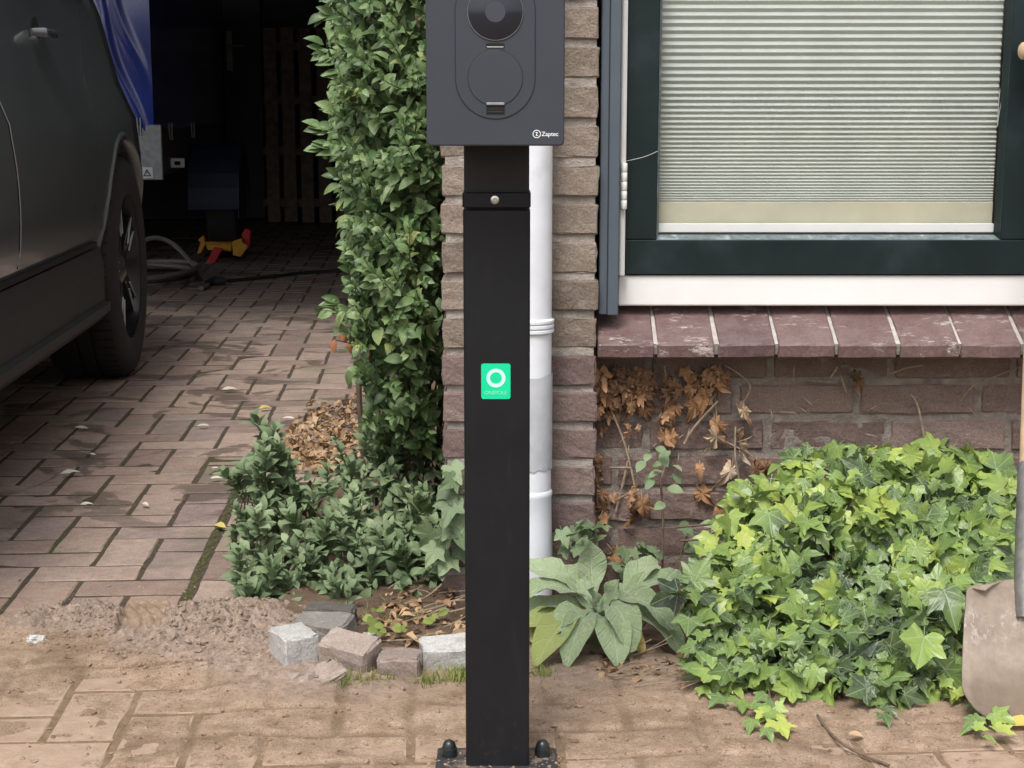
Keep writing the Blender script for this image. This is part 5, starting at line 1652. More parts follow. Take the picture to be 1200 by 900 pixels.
# white marker lamp on the side board, facing forward on a bracket
ml_y = 0.45
lpw = A(208.5, 191, ty0 + ml_y)
rm4 = Matrix.Rotation(-TA, 4, 'Z')
lloc = rm4 @ (lpw - tr_loc)
lamp = obj('marker_lamp', MB().prism(rrect(lloc.x - 0.036, lloc.x + 0.036, lloc.z - 0.024, lloc.z + 0.024, 0.008, 4), lloc.y - 0.02, lloc.y + 0.01).me('marker_lamp', bevel=0.003), M['lamp_white'], trailer, local=True)
obj('lens', MB().prism(rrect(lloc.x - 0.016, lloc.x + 0.016, lloc.z - 0.010, lloc.z + 0.010, 0.006, 4), lloc.y - 0.023, lloc.y - 0.018).me('lens'), M['gap_black'], lamp, local=True)
obj('lamp_bracket', MB().box(-0.01, lloc.x, lloc.y + 0.008, lloc.y + 0.018, lloc.z - 0.03, lloc.z + 0.03).me('lamp_bracket'), M['board_black'], trailer, local=True)
# tarp hooks
for px, py in ((163, 150), (200, 156), (226, 154)):
    yy = -0.02 if px < 180 else (0.25 if px < 210 else 1.0)
    w3 = rm4 @ (A(px, py, ty0 + yy) - tr_loc)
    obj('tarp_hook', MB().tube([(w3.x - 0.008, w3.y, w3.z + 0.05), (w3.x - 0.004, w3.y - 0.005, w3.z - 0.03), (w3.x + 0.008, w3.y - 0.006, w3.z - 0.035), (w3.x + 0.008, w3.y, w3.z + 0.05)], 0.004, 6).me('tarp_hook', smooth=True), M['galvanised'], trailer, local=True)
# wheel and mudguard on the side
wg = rm4 @ (G(261, 306) - tr_loc)
wyr = wg.y + 0.30
mg = MB()
NA = 12; R1 = 0.36
x0m, x1m = 0.01, wg.x + 0.11
pts = []
for k in range(NA + 1):
    a = math.pi * k / NA
    pts.append((wyr - math.cos(a) * R1, 0.33 + math.sin(a) * R1 * 0.95))
pts = [(wyr - R1 - 0.01, 0.30)] + pts + [(wyr + R1 + 0.01, 0.30)]
vs = []
for y, z in pts: vs += [(x0m, y, z), (x1m, y, z), (x1m, y, z - 0.05), (x1m - 0.008, y, z - 0.05), (x1m - 0.008, y, z - 0.004)]
fs = []
for k in range(len(pts) - 1):
    for q in range(4): fs.append((k * 5 + q, k * 5 + q + 1, k * 5 + 6 + q, k * 5 + 5 + q))
obj('mudguard', mesh('mudguard', vs, fs), M['mudguard'], trailer, local=True)
wx = wg.x
obj('trailer_wheel', MB().lathe([(0.19, -0.085), (0.27, -0.09), (0.295, -0.075), (0.30, -0.04), (0.30, 0.04), (0.295, 0.075), (0.27, 0.09), (0.19, 0.085), (0.17, 0.06), (0.03, 0.07), (0.001, 0.07)], (wx, wyr, 0.298), 'x', 40).me('trailer_wheel', smooth=True), M['rubber'], trailer, local=True)
obj('tow_bar', MB().tube([(-TWd / 2, 0.1, 0.45), (-TWd / 2, -1.0, 0.45)], 0.035, 8).me('tow_bar'), M['galvanised'], trailer, local=True)
obj('far_wheel', MB().lathe([(0.001, -0.09), (0.27, -0.09), (0.30, -0.06), (0.30, 0.06), (0.27, 0.09), (0.001, 0.09)], (-TWd - 0.14, wyr, 0.298), 'x', 32).me('far_wheel', smooth=True), M['rubber'], trailer, local=True)

# wheel clamp under the trailer wheel
clp = thing('wheel_clamp', 'yellow and red steel wheel clamp on the trailer wheel in the dark carport', 'wheel clamp', G(262, 303))
cy = G(262, 306).y - 0.07
def CZ(px, py): return A(px, py, cy)
def slab(pxs, th, yo=0.0):
    p = [CZ(*q) for q in pxs]
    return MB().prism([(v.x, v.z) for v in p], cy + yo, cy + yo + th)
cb2 = slab([(243, 293), (271, 294.5), (271, 285), (240, 283)], 0.05)
cb2.add(*[MB().box(CZ(240, 285).x, CZ(278, 285).x, cy, cy + 0.42, CZ(250, 287).z, CZ(250, 285).z).v, [(0, 2, 3, 1), (4, 5, 7, 6), (0, 1, 5, 4), (2, 6, 7, 3), (0, 4, 6, 2), (1, 3, 7, 5)]])
obj('clamp_body', cb2.me('clamp_body', bevel=0.003), M['yellow_paint'], clp)
obj('clamp_jaw', slab([(231, 298), (236, 296), (241, 285), (238.5, 275.5), (232, 281), (235, 284)], 0.04, -0.004).me('clamp_jaw', bevel=0.003), M['yellow_paint'], clp)
obj('clamp_jaw', slab([(273, 299), (282, 301), (291, 289), (284, 284), (283, 279), (272, 283)], 0.04, -0.004).me('clamp_jaw', bevel=0.003), M['yellow_paint'], clp)
obj('red_lever', slab([(242, 308.5), (252, 310), (262, 291), (252, 289)], 0.03, -0.04).me('red_lever', bevel=0.003), M['red_paint'], clp)
obj('red_arm', slab([(284, 288), (291, 291), (292, 271), (286, 268), (281, 276), (284, 281)], 0.06, 0.05).me('red_arm', bevel=0.003), M['red_paint'], clp)

# hose and cable
hc = G(196, 322)
def gp(px, py, z=0.012):
    p = G(px, py, z); return p
coil = []
rg = random.Random(11)
path = []
for k in range(0, 170):
    a = k * 0.235
    rr = 0.34 + 0.07 * math.sin(k * 0.21) + rg.uniform(-0.008, 0.008)
    path.append(Vector((-1.93 + 0.30 * math.cos(a) * (rr / 0.34), 8.62 + 0.46 * math.sin(a) * (rr / 0.34) + 0.12 * math.sin(a * 0.13), 0.014 + 0.0105 * (k / 27) + 0.008 * math.sin(a * 1.7))))
hose = thing('garden_hose', 'coiled grey garden hose lying on the dark pavers behind the car wheel', 'hose', (-1.93, 8.62, 0))
obj('hose_coil', MB().tube(path, 0.0125, 7).me('hose_coil', smooth=True), M['hose_grey'], hose)
lp_ = catmull([G(150, 318, 0.02), A(158, 292, 8.9), A(178, 279, 8.9), A(200, 284, 8.9), A(222, 305, 8.8), G(243, 331, 0.02), G(236, 338, 0.014)], 7)
obj('hose_loop', MB().tube(lp_, 0.0125, 7).me('hose_loop', smooth=True), M['hose_grey'], hose)
cc = G(257, 329, 0.02)
obj('hose_connector', MB().tube([G(238, 333, 0.02), G(247, 330.5, 0.02), G(250, 330, 0.02), G(263, 329.5, 0.02)], [0.016, 0.018, 0.026, 0.022], 10).me('hose_connector', smooth=True), M['hose_black'], hose)
cab = obj('cable', MB().tube(catmull([G(262, 329, 0.012), G(290, 327, 0.008), G(320, 324, 0.008), G(360, 319.5, 0.008), G(412, 316.5, 0.008), G(450, 313, 0.008)], 6), 0.0095, 6).me('cable', smooth=True), M['hose_black'])
tag(cab, 'thin black cable stretched over the driveway pavers in front of the carport', 'cable')

# ================================================================== PLANTS
def face_leaves(n, poly, yfront, depth, size, toward=(0, -1, 0.35), spread=0.8, tipdir=(0, -0.2, -0.3), tipspread=1.0, ysq=1.6):
    out = []
    for _ in range(n):
        px, py = rand_in(poly)
        y = yfront(px, py) + depth * random.random() ** ysq
        p = A(px, py, y)
        nrm = (Vector(toward) + rvec(spread)).normalized()
        tip = (Vector(tipdir) + rvec(tipspread)).normalized()
        out.append((p, tip, nrm, random.uniform(*size)))
    return out

def sprig(out, twigs, base, d, L, n, size, curl=0.25):
    d = Vector(d).normalized()
    tip_p = base + d * L + Vector((0, -0.02, curl * L * 0.3)) + rvec(0.012)
    path = bez(base, base + d * L * 0.5 + rvec(0.012), tip_p, 6)
    twigs.tube(path, [0.0016, 0.0015, 0.0013, 0.0012, 0.001, 0.0008, 0.0005], 5)
    ph = random.uniform(0, 6.28)
    ax_ = d.orthogonal().normalized(); bx_ = d.cross(ax_)
    for k in range(n):
        t = 0.22 + 0.78 * k / max(1, n - 1)
        i = min(5, int(t * 6)); p = path[i].lerp(path[i + 1], t * 6 - i)
        a = ph + k * 2.4
        rad = ax_ * math.cos(a) + bx_ * math.sin(a)
        out.append((p, d * (0.35 + 0.9 * t) + rad * (1.0 - 0.45 * t) + Vector((0, 0, -0.12)), d * 0.8 - rad * 0.5 + Vector((0, -0.35, 0.45)), size * random.uniform(0.7, 1.15) * (1.0 - 0.35 * max(0, t - 0.75) / 0.25)))

# ---- tall hedge shrub at the house corner
hp = [(392, -40), (388, 10), (384, 45), (398, 78), (402, 95), (388, 120), (392, 160), (400, 185), (393, 205), (408, 235), (406, 262), (410, 295), (412, 330), (418, 365), (424, 400), (414, 430), (436, 455), (430, 490), (450, 520), (516, 535), (519, 450), (517, 330), (516, 200), (516, 60), (516, -40)]
def hedge_front(px, py):
    u = (px - 400) / 116
    return 3.30 - 0.20 * math.sin(min(1, max(0, u)) * math.pi * 0.62) + 0.10 * (float(vnoise(np.array([px / 34.0]), np.array([py / 40.0]), 12)[0]) - 0.5) + max(0, (py - 380) / 140) * 0.10
hedge = thing('tall_shrub', 'tall leafy green shrub growing against the left corner of the brick pier', 'shrub', G(470, 560))
pl = face_leaves(2900, hp, hedge_front, 0.40, (0.017, 0.043), toward=(-0.15, -0.75, 0.75), spread=0.75, tipdir=(-0.25, -0.35, -0.15), tipspread=0.9, ysq=1.5)
sprig_tw = MB()
for _ in range(150):
    px, py = rand_in(hp)
    px = max(px, 424 if py < 260 else 440)
    b_ = A(px, py, hedge_front(px, py) + random.uniform(0.0, 0.10))
    sprig(pl, sprig_tw, b_, (random.uniform(-0.7, 0.35), random.uniform(-1, -0.3), random.uniform(-0.1, 0.9)), random.uniform(0.06, 0.13), random.randint(10, 15), random.uniform(0.019, 0.034))
# sprigs that stick out at the edge
for (a, b) in (((392, 150), (376, 150)), ((392, 60), (380, 56)), ((398, 178), (376, 176)), ((400, 360), (390, 352)), ((412, 372), (396, 350)), ((405, 100), (392, 70)), ((394, 20), (381, 16))):
    for k in range(6):
        t = k / 5
        px, py = a[0] + (b[0] - a[0]) * t, a[1] + (b[1] - a[1]) * t
        pl.append((A(px + random.uniform(-3, 3), py + random.uniform(-4, 4), 3.2), Vector((-0.8, -0.3, random.uniform(-0.6, 0.5))), Vector((0, -0.8, 0.6)) + rvec(0.4), random.uniform(0.025, 0.04)))
leaves_on(hedge, pl, [leaf_oval(0.25, 0.35, 0.25, 5, 0.45, 0.01, s) for s in (1, 2, 3)] + [leaf_oval(0.30, 0.15, 0.35, 5, 0.5, 0.015, 4), leaf_oval(0.22, 0.5, 0.12, 5, 0.42, 0.01, 5)], M['hedge_leaf'])
tw = MB()
for k in range(60):
    px, py = rand_in(hp)
    y = hedge_front(px, py) + 0.12 + random.random() * 0.2
    p = A(px, py, y)
    q = p + Vector((random.uniform(-0.015, 0.04), random.uniform(-0.06, 0.02), random.uniform(0.05, 0.14)))
    tw.tube(bez(p, (p + q) / 2 + rvec(0.02), q, 4), [0.003, 0.0025, 0.002, 0.0016, 0.001], 5)
for k in range(7):
    x = -0.28 + 0.02 * k; y = 3.3 + 0.05 * (k % 4)
    tw.tube(catmull([(x, y, -0.02), (x + random.uniform(-.04, .04), y, 0.4), (x + random.uniform(-.05, .05), y, 0.8), (x + random.uniform(-.05, .05), y, 1.25)], 5), 0.006, 6)
obj('branches', tw.me('branches', smooth=True), M['stem'], hedge)
obj('twigs', sprig_tw.me('twigs', smooth=True), M['stem_green'], hedge)['kind'] = 'stuff'
# a twig of orange autumn leaves
tp = [A(440, 412, 3.22), A(424, 405, 3.18), A(408, 402, 3.16), A(392, 398, 3.15)]
obj('twig', MB().tube(catmull(tp, 4), 0.0012, 5).me('twig', smooth=True), M['stem'], hedge)
me_o = [tmpl_mesh('orange_leaf', leaf_oval(0.27, 0.5, 0.2, 5, 0.45, 0.01, s), M['orange_leaf']) for s in (11, 12)]
for i, (px, py) in enumerate(((393, 397), (398, 400), (403, 401), (414, 403), (419, 404), (424, 405), (430, 407), (408, 401))):
    o = bpy.data.objects.new('leaf', me_o[i % 2]); link(o); o.parent = hedge
    o['label'] = 'orange autumn leaf on a bare twig'
    o.matrix_parent_inverse = Matrix.Translation(hedge.location).inverted()
    o.matrix_basis = leaf_matrix(A(px, py, 3.16 + 0.005 * i), (random.uniform(-0.4, 0.5), -0.2, random.choice((-1, -1, 0.6))), (random.uniform(-0.5, 0.5), -1, 0.4), random.uniform(0.020, 0.028))

# ---- low grey-green shrub in front of it
lp2 = [(272, 715), (283, 640), (292, 600), (284, 560), (300, 520), (318, 512), (330, 545), (362, 560), (392, 556), (420, 520), (455, 500), (505, 505), (540, 560), (541, 640), (541, 690), (500, 700), (440, 700), (410, 725), (330, 725)]
def low_front(px, py):
    return 2.90 + max(0, (725 - py)) / 215 * 0.42 + 0.05 * (float(vnoise(np.array([px / 30.0]), np.array([py / 30.0]), 14)[0]) - 0.5)
low = thing('low_shrub', 'low grey green shrub beside the driveway at the foot of the tall shrub', 'shrub', G(410, 700))
pl = face_leaves(1150, lp2, low_front, 0.22, (0.018, 0.036), toward=(0, -0.55, 0.85), spread=0.65, tipdir=(0, -0.45, 0.1), tipspread=1.0)
sprig_tw = MB()
for _ in range(105):
    px, py = rand_in(lp2)
    b_ = A(px, py + 18, low_front(px, py) + random.uniform(0.01, 0.07))
    sprig(pl, sprig_tw, b_, (random.uniform(-0.5, 0.4), random.uniform(-0.55, 0.0), 1.0), random.uniform(0.05, 0.10), random.randint(9, 14), random.uniform(0.026, 0.042))
for px, py in ((305, 560), (318, 548), (330, 560), (312, 575), (430, 545), (455, 525), (470, 530), (490, 525), (300, 640), (285, 690)):
    sprig(pl, sprig_tw, A(px, py, low_front(px, py)), (random.uniform(-0.4, 0.3), -0.25, 1.0), random.uniform(0.07, 0.1), 13, 0.036)
obj('twigs', sprig_tw.me('twigs', smooth=True), M['stem_green'], low)['kind'] = 'stuff'
leaves_on(low, pl, [leaf_oval(0.26, 0.3, 0.2, 5, 0.42, 0.008, s) for s in (21, 22)] + [leaf_oval(0.30, 0.2, 0.3, 5, 0.48, 0.012, 23), leaf_oval(0.22, 0.4, 0.15, 5, 0.4, 0.01, 24)], M['low_leaf'])
tw = MB()
for k in range(90):
    px, py = rand_in(lp2)
    y = low_front(px, py) + 0.08
    p = A(px, py, y)
    q = Vector((p.x + random.uniform(-0.06, 0.06), y + random.uniform(0, 0.08), 0.0))
    tw.tube(bez(q, (p + q) / 2 + rvec(0.02), p, 4), [0.0022, 0.002, 0.0018, 0.0015, 0.001], 5)
obj('stems', tw.me('stems', smooth=True), M['stem_green'], low)

# ---- ivy mound under the window
ip = [(790, 690), (815, 660), (838, 610), (868, 572), (900, 560), (925, 528), (960, 517), (1000, 520), (1020, 528), (1055, 518), (1110, 522), (1150, 530), (1182, 540), (1194, 570), (1196, 640), (1190, 690), (1150, 700), (1128, 730), (1122, 770), (1136, 800), (1128, 815), (1090, 812), (1060, 838), (1030, 810), (990, 800), (950, 815), (925, 812), (900, 800), (860, 815), (820, 800), (812, 760), (806, 720)]
def ivy_front(px, py):
    t = min(1, max(0, (835 - py) / 320))
    return 2.40 + 0.56 * t ** 1.15 - 0.04 * math.sin(t * math.pi) + 0.07 * (float(vnoise(np.array([px / 40.0]), np.array([py / 40.0]), 15)[0]) - 0.5)
ivy = thing('ivy_bush', 'mound of green and lime ivy leaves under the window sill', 'ivy', G(1000, 800))
pl = []
for _ in range(1750):
    px, py = rand_in(ip)
    y = ivy_front(px, py) + 0.13 * random.random() ** 1.7 - 0.01
    p = A(px, py, y)
    s = random.choice((random.uniform(0.018, 0.032), random.uniform(0.026, 0.042), random.uniform(0.034, 0.056)))
    pl.append((p, Vector((0, -0.5, -0.45)) + rvec(0.95), Vector((0, -0.62, 0.8)) + rvec(0.75), s))
# hero leaves and runners that reach over the sand
for (px, py, y, s) in ((1083, 745, 2.42, 0.068), (1105, 690, 2.5, 0.065), (900, 600, 2.74, 0.058), (985, 545, 2.94, 0.075), (1140, 548, 2.94, 0.075)):
    pl.append((A(px, py, y), Vector((random.uniform(-0.4, 0.4), -0.6, -0.5)), Vector((random.uniform(-0.2, 0.2), -0.8, 0.6)), s))
for (pts_, n) in (([(900, 810), (900, 835), (905, 850)], 12), ([(1128, 808), (1140, 828), (1150, 845), (1155, 858)], 10), ([(1040, 812), (1035, 830), (1032, 842)], 4), ([(850, 800), (848, 815)], 5)):
    for k in range(n):
        a = random.random() * (len(pts_) - 1); i = int(a); f = a - i
        px = pts_[i][0] * (1 - f) + pts_[i + 1][0] * f + random.gauss(0, 11); py = pts_[i][1] * (1 - f) + pts_[i + 1][1] * f + random.gauss(0, 5)
        p = G(px, min(py, 862), 0.022)
        pl.append((p, Vector((random.uniform(-0.9, 0.9), -0.6, -0.15)), Vector((0, -0.45, 1)) + rvec(0.4), random.uniform(0.02, 0.038)))
leaves_on(ivy, pl, [leaf_ivy(s, sl_, c) for s, sl_, c in ((1, 1.0, 0.35), (2, 0.85, 0.5), (3, 1.1, 0.2), (4, 0.75, 0.6), (5, 0.95, -0.15), (6, 0.9, 0.8))], M['ivy_leaf'], key=lambda i: pl[i][0].y - 2.0 * pl[i][3])
tw = MB()
for k in range(120):
    px, py = rand_in(ip)
    y = ivy_front(px, py) + 0.06
    p = A(px, py, y)
    q = p + Vector((random.uniform(-0.15, 0.15), random.uniform(0.0, 0.1), random.uniform(-0.12, -0.02)))
    tw.tube(bez(q, (p + q) / 2 + rvec(0.03), p, 4), [0.0022, 0.002, 0.0017, 0.0014, 0.001], 5)
tw.tube(catmull([G(900, 790, 0.03), G(902, 820, 0.02), G(903, 850, 0.008)], 4), 0.0015, 5)
tw.tube(catmull([G(1118, 790, 0.03), G(1132, 815, 0.015), G(1150, 850, 0.006)], 4), 0.0015, 5)
obj('stems', tw.me('stems', smooth=True), M['stem'], ivy)

# ---- young ivy and a thin sapling at the foot of the wall
yi = thing('creeping_ivy', 'small dull green ivy creeping along the wall foot behind the big rosette', 'ivy', G(735, 690))
pl = []
for _ in range(38):
    px, py = random.choice(((random.uniform(655, 720), random.uniform(612, 650)), (random.uniform(720, 770), random.uniform(640, 672)), (random.uniform(640, 700), random.uniform(612, 640))))
    pl.append((A(px, py, 2.93 + random.uniform(-0.06, 0.08)), Vector((0, -0.5, -0.3)) + rvec(0.9), Vector((0, -0.7, 0.7)) + rvec(0.4), random.uniform(0.02, 0.04)))
for (px, py) in ((528, 545), (534, 560), (524, 570), (530, 585), (512, 640), (522, 620), (530, 610), (536, 600), (528, 650), (518, 660), (534, 640), (508, 620)):
    pl.append((A(px, py, 2.93 + random.uniform(-0.02, 0.02)), Vector((0, -0.4, -0.6)) + rvec(0.6), Vector((0, -0.9, 0.4)) + rvec(0.3), random.uniform(0.035, 0.06)))
leaves_on(yi, pl, [leaf_ivy(s, 0.95, 0.2) for s in (31, 32, 33)], M['low_leaf'])
sap = thing('sapling', 'thin young sapling with round leaves in front of the purple brick wall', 'sapling', G(778, 690))
stm = [A(776, 672, 2.95), A(777, 620, 2.96), A(775, 575, 2.97), A(770, 528, 2.98)]
obj('stem', MB().tube(catmull(stm, 5), 0.0022, 6).me('stem', smooth=True), M['stem'], sap)
obj('stem', MB().tube(catmull([A(797, 672, 2.94), A(798, 650, 2.95), A(806, 625, 2.95)], 5), 0.0018, 6).me('stem', smooth=True), M['stem'], sap)
pl = []
for (px, py) in ((770, 525), (764, 532), (776, 530), (788, 528), (757, 540), (766, 545), (790, 545), (783, 540), (760, 556), (774, 552), (786, 555), (768, 562), (780, 572), (782, 590), (808, 612), (800, 620), (815, 622), (823, 614), (806, 632), (820, 632), (812, 640), (800, 640), (828, 626), (815, 650), (822, 645)):
    pl.append((A(px + random.uniform(-3, 3), py, 2.96 + random.uniform(-0.03, 0.02)), Vector((random.uniform(-0.8, 0.8), -0.4, random.uniform(-0.5, 0.3))), Vector((0, -0.7, 0.7)) + rvec(0.4), random.uniform(0.022, 0.036)))
leaves_on(sap, pl, [leaf_oval(0.30, 0.2, 0.2, 5, 0.5, 0.01, s) for s in (41, 42)], M['low_leaf'])

# ---- big rosette with felted leaves
RB = G(705, 764, 0.0)
ros = thing('rosette_plant', 'rosette of large felted grey green leaves at the foot of the drain pipe', 'plant', RB)
def big_leaf(tip, lift, wid, seed, mat='mullein_leaf', twist=0.0, base=None, cup=0.42, label=None, back=0.0):
    rg = random.Random(seed)
    b0 = RB + Vector((rg.uniform(-0.015, 0.015), rg.uniform(-0.012, 0.012), 0.055)) if base is None else base
    tip = Vector(tip); tip.z = max(tip.z, 0.016)
    mid = (b0 + tip) / 2 + Vector((0, -0.0 + back, lift))
    n = 11
    path = bez(b0, mid, tip, n)
    L = sum((path[i + 1] - path[i]).length for i in range(n))
    vs, fs, uv = [], [], []
    for i, p in enumerate(path):
        t = i / n
        d = (path[min(i + 1, n)] - path[max(i - 1, 0)]).normalized()
        up = Vector((0, -0.42, 1.0)) + Vector((twist, 0, 0))
        z = up - d * up.dot(d)
        z = z.normalized() if z.length > 0.15 else (Vector((0, -1, 0)) - d * d.dot(Vector((0, -1, 0)))).normalized()
        x = d.cross(z).normalized()
        if t < 0.33: hw = 0.10 + 0.22 * (t / 0.33) ** 1.5
        else: hw = 0.32 + 0.74 * math.sin(min(1, (t - 0.33) / 0.33) * math.pi / 2)
        if t > 0.58: hw *= math.sqrt(max(0.0, 1 - ((t - 0.58) / 0.425) ** 2.2))
        hw = hw * wid * 0.325 + 0.0012
        for s in (-1, -0.55, 0, 0.55, 1):
            rip = 0.0055 * math.sin(t * 15 + s * 2 + seed) * abs(s) + rg.uniform(-0.0012, 0.0012)
            vs.append(p + x * (hw * s) + z * (cup * hw * (abs(s) ** 1.5) + rip))
            uv.append((0.5 + 0.5 * s * min(1, hw / (wid * 0.5)) * 0.6, t))
    for i in range(n):
        for k in range(4):
            a = i * 5 + k
            fs.append((a, a + 1, a + 6, a + 5))
    o = obj('leaf', mesh('leaf', vs, fs, smooth=True, uvs=uv), M[mat], ros)
    if label: o['label'] = label
    return o
Z0 = RB.y
big_leaf(A(692, 638, Z0 + 0.06), 0.00, 0.070, 1, back=0.06, cup=0.35)
big_leaf(A(772, 663, Z0 + 0.08), 0.05, 0.066, 2)
big_leaf(A(805, 684, Z0 + 0.05), 0.055, 0.066, 3)
big_leaf(A(605, 672, Z0 + 0.05), 0.075, 0.070, 4)
big_leaf(A(612, 700, Z0 - 0.01), 0.07, 0.060, 5)
big_leaf(A(606, 722, Z0 + 0.0), 0.045, 0.055, 6)
big_leaf(A(612, 735, Z0 - 0.03), 0.03, 0.055, 7, 'mullein_old')
big_leaf(A(622, 752, Z0 - 0.03), 0.025, 0.055, 18, 'mullein_old')
big_leaf(A(628, 805, Z0 - 0.12), 0.075, 0.078, 8, 'mullein_old')
big_leaf(A(664, 812, Z0 - 0.12), 0.085, 0.070, 9)
big_leaf(A(643, 746, Z0 - 0.08), 0.05, 0.066, 10)
big_leaf(A(724, 782, Z0 - 0.12), 0.075, 0.082, 11)
big_leaf(A(741, 764, Z0 - 0.10), 0.09, 0.078, 12)
big_leaf(A(800, 766, Z0 - 0.06), 0.095, 0.078, 13)
big_leaf(A(788, 738, Z0 - 0.07), 0.09, 0.060, 14)
big_leaf(A(728, 802, Z0 - 0.09), 0.03, 0.038, 15)
big_leaf(A(690, 690, Z0 - 0.02), 0.0, 0.040, 16, cup=0.5)
big_leaf(A(726, 680, Z0 + 0.0), 0.0, 0.048, 17, cup=0.5)
big_leaf(A(745, 690, Z0 + 0.02), 0.02, 0.05, 19, cup=0.4)
big_leaf(A(668, 690, Z0 + 0.03), 0.03, 0.05, 20, cup=0.4)
big_leaf(A(655, 665, Z0 + 0.10), 0.04, 0.06, 21)
big_leaf(A(700, 716, Z0 - 0.05), 0.0, 0.034, 22, cup=0.6)
big_leaf(A(715, 735, Z0 - 0.06), 0.01, 0.040, 23, cup=0.6)
big_leaf(G(754, 768, 0.012), 0.03, 0.05, 25, 'yellow_leaf', label='old yellow leaf lying on the soil')
obj('crown', MB().lathe([(0.028, -0.02), (0.026, 0.01), (0.012, 0.035), (0.001, 0.04)], (RB.x, RB.y, 0), n=10).me('crown', smooth=True), M['stem_green'], ros)

# ---- dead ivy on the wall
dead = thing('dead_ivy', 'dried brown ivy leaves and tendrils clinging to the brick wall under the sill', 'dead ivy', (A(760, 500, WALL_Y).x, WALL_Y, A(760, 500, WALL_Y).z))
pl = []
def dl(px, py, s=None, y=None):
    pl.append((A(px, py, y if y else WALL_Y - 0.010 - random.random() * 0.022), Vector((random.uniform(-0.6, 0.6), -0.15, -1)) + rvec(0.3), Vector((random.uniform(-0.5, 0.5), -1, 0.35)) + rvec(0.7), (s or random.uniform(0.022, 0.045)) * random.uniform(0.7, 1.05)))
for _ in range(95):
    dl(random.uniform(700, 765), 432 + abs(random.gauss(0, 18)))
for _ in range(24):
    dl(random.gauss(783, 10), random.uniform(430, 518))
for _ in range(26):
    dl(random.uniform(812, 852), 430 + abs(random.gauss(0, 17)))
for _ in range(10):
    dl(random.uniform(700, 755), random.uniform(455, 500), random.uniform(0.02, 0.032))
for px, py, s in ((868, 475, 0.052), (838, 492, 0.05), (842, 505, 0.045), (868, 505, 0.03), (868, 520, 0.04), (858, 545, 0.06), (886, 543, 0.045), (898, 543, 0.04), (820, 574, 0.05), (820, 545, 0.03), (852, 590, 0.055), (860, 575, 0.05), (742, 575, 0.05), (752, 585, 0.05), (745, 598, 0.045), (1004, 436, 0.035), (1006, 444, 0.03), (786, 505, 0.05), (700, 545, 0.03), (702, 560, 0.03), (690, 590, 0.04), (706, 590, 0.04), (712, 605, 0.035), (700, 610, 0.04), (688, 606, 0.03), (718, 580, 0.03), (705, 575, 0.03), (700, 535, 0.025), (717, 644, 0.05)):
    dl(px, py, s)
leaves_on(dead, pl, [leaf_ivy(s, sl_, c, cr_) for s, sl_, c, cr_ in ((51, 0.7, 0.9, 0.16), (52, 0.85, 0.6, 0.18), (53, 0.6, 1.3, 0.15), (54, 0.8, -0.8, 0.17), (55, 0.45, 1.6, 0.16), (56, 0.4, 0.5, 0.2))], M['dead_leaf'])
tw = MB()
TY = WALL_Y - 0.012
for pts_ in ([(705, 428), (712, 470), (730, 520), (745, 575), (742, 600)], [(780, 428), (786, 470), (784, 520), (775, 560)], [(850, 428), (870, 440), (880, 455), (866, 478)], [(860, 500), (862, 540), (870, 585)],
             [(1200, 428), (1170, 440), (1140, 452), (1128, 470)], [(1040, 440), (1060, 432), (1080, 428)], [(930, 430), (928, 447)], [(945, 446), (975, 448)], [(845, 515), (870, 528), (890, 540)],
             [(698, 560), (706, 590), (700, 625)], [(720, 600), (730, 560), (735, 540)], [(880, 590), (900, 570), (915, 560)], [(715, 548), (740, 548)], [(660, 560), (680, 580), (700, 600)], [(940, 465), (950, 475)], [(990, 460), (985, 440)], [(980, 430), (972, 446)], [(830, 428), (838, 470), (842, 500)], [(1090, 560), (1075, 480), (1066, 462)], [(800, 520), (815, 500), (840, 470)]):
    tw.tube(catmull([A(x + random.uniform(-2, 2), y, TY - random.uniform(-0.002, 0.012)) for x, y in pts_], 5), random.uniform(0.0012, 0.0022), 5)
for _ in range(46):
    px, py = random.uniform(700, 1190), random.uniform(428, 600)
    a = random.uniform(0, 6.28); l = random.uniform(6, 20)
    tw.tube(catmull([A(px, py, TY), A(px + math.cos(a) * l * 0.5 + random.uniform(-3, 3), py + math.sin(a) * l * 0.5, TY - 0.006), A(px + math.cos(a) * l, py + math.sin(a) * l, TY)], 4), random.uniform(0.0007, 0.0014), 4)
obj('tendrils', tw.me('tendrils', smooth=True), M['stem_pale'], dead)['kind'] = 'stuff'

# ================================================================== LOOSE STONES, LITTER, GRASS
def stone(name, label, px, py, size, rz, mat, tilt=(0, 0), seed=0, z=0.0, cat='stone', rough=0.0014, cham=0.004):
    c = G(px, py)
    me = block_me(name, size[0], size[1], size[2], cham, rough, seed, cuts=(3, 3, 2))
    rg = random.Random(seed + 5)
    for v in me.vertices:                       # knock a few corners off
        for cx, cy_, cz in ((1, -1, 1), (-1, -1, 1), (1, 1, 1)):
            d = Vector((v.co.x - cx * size[0] / 2, v.co.y - cy_ * size[1] / 2, v.co.z - cz * size[2] / 2)).length
            k = rg.uniform(0, 0.008)
            if d < 0.013: v.co *= 1 - k * 5
    me.materials.append(M[mat])
    o = obj(name, me)
    o.rotation_euler = (tilt[0], tilt[1], rz)
    o.location = (c.x, c.y, size[2] / 2 + z - 0.004)
    return tag(o, label, cat)
stone('paving_block', 'pale grey white block at the left end of the row of loose stones', 345, 786, (0.060, 0.066, 0.072), R(32), 'stone_white', (0.05, 0.0), 201)
stone('paving_block', 'light grey block lying behind between the white block and the tilted brick', 380, 764, (0.095, 0.07, 0.062), R(-12), 'stone_grey', (0.06, -0.05), 202)
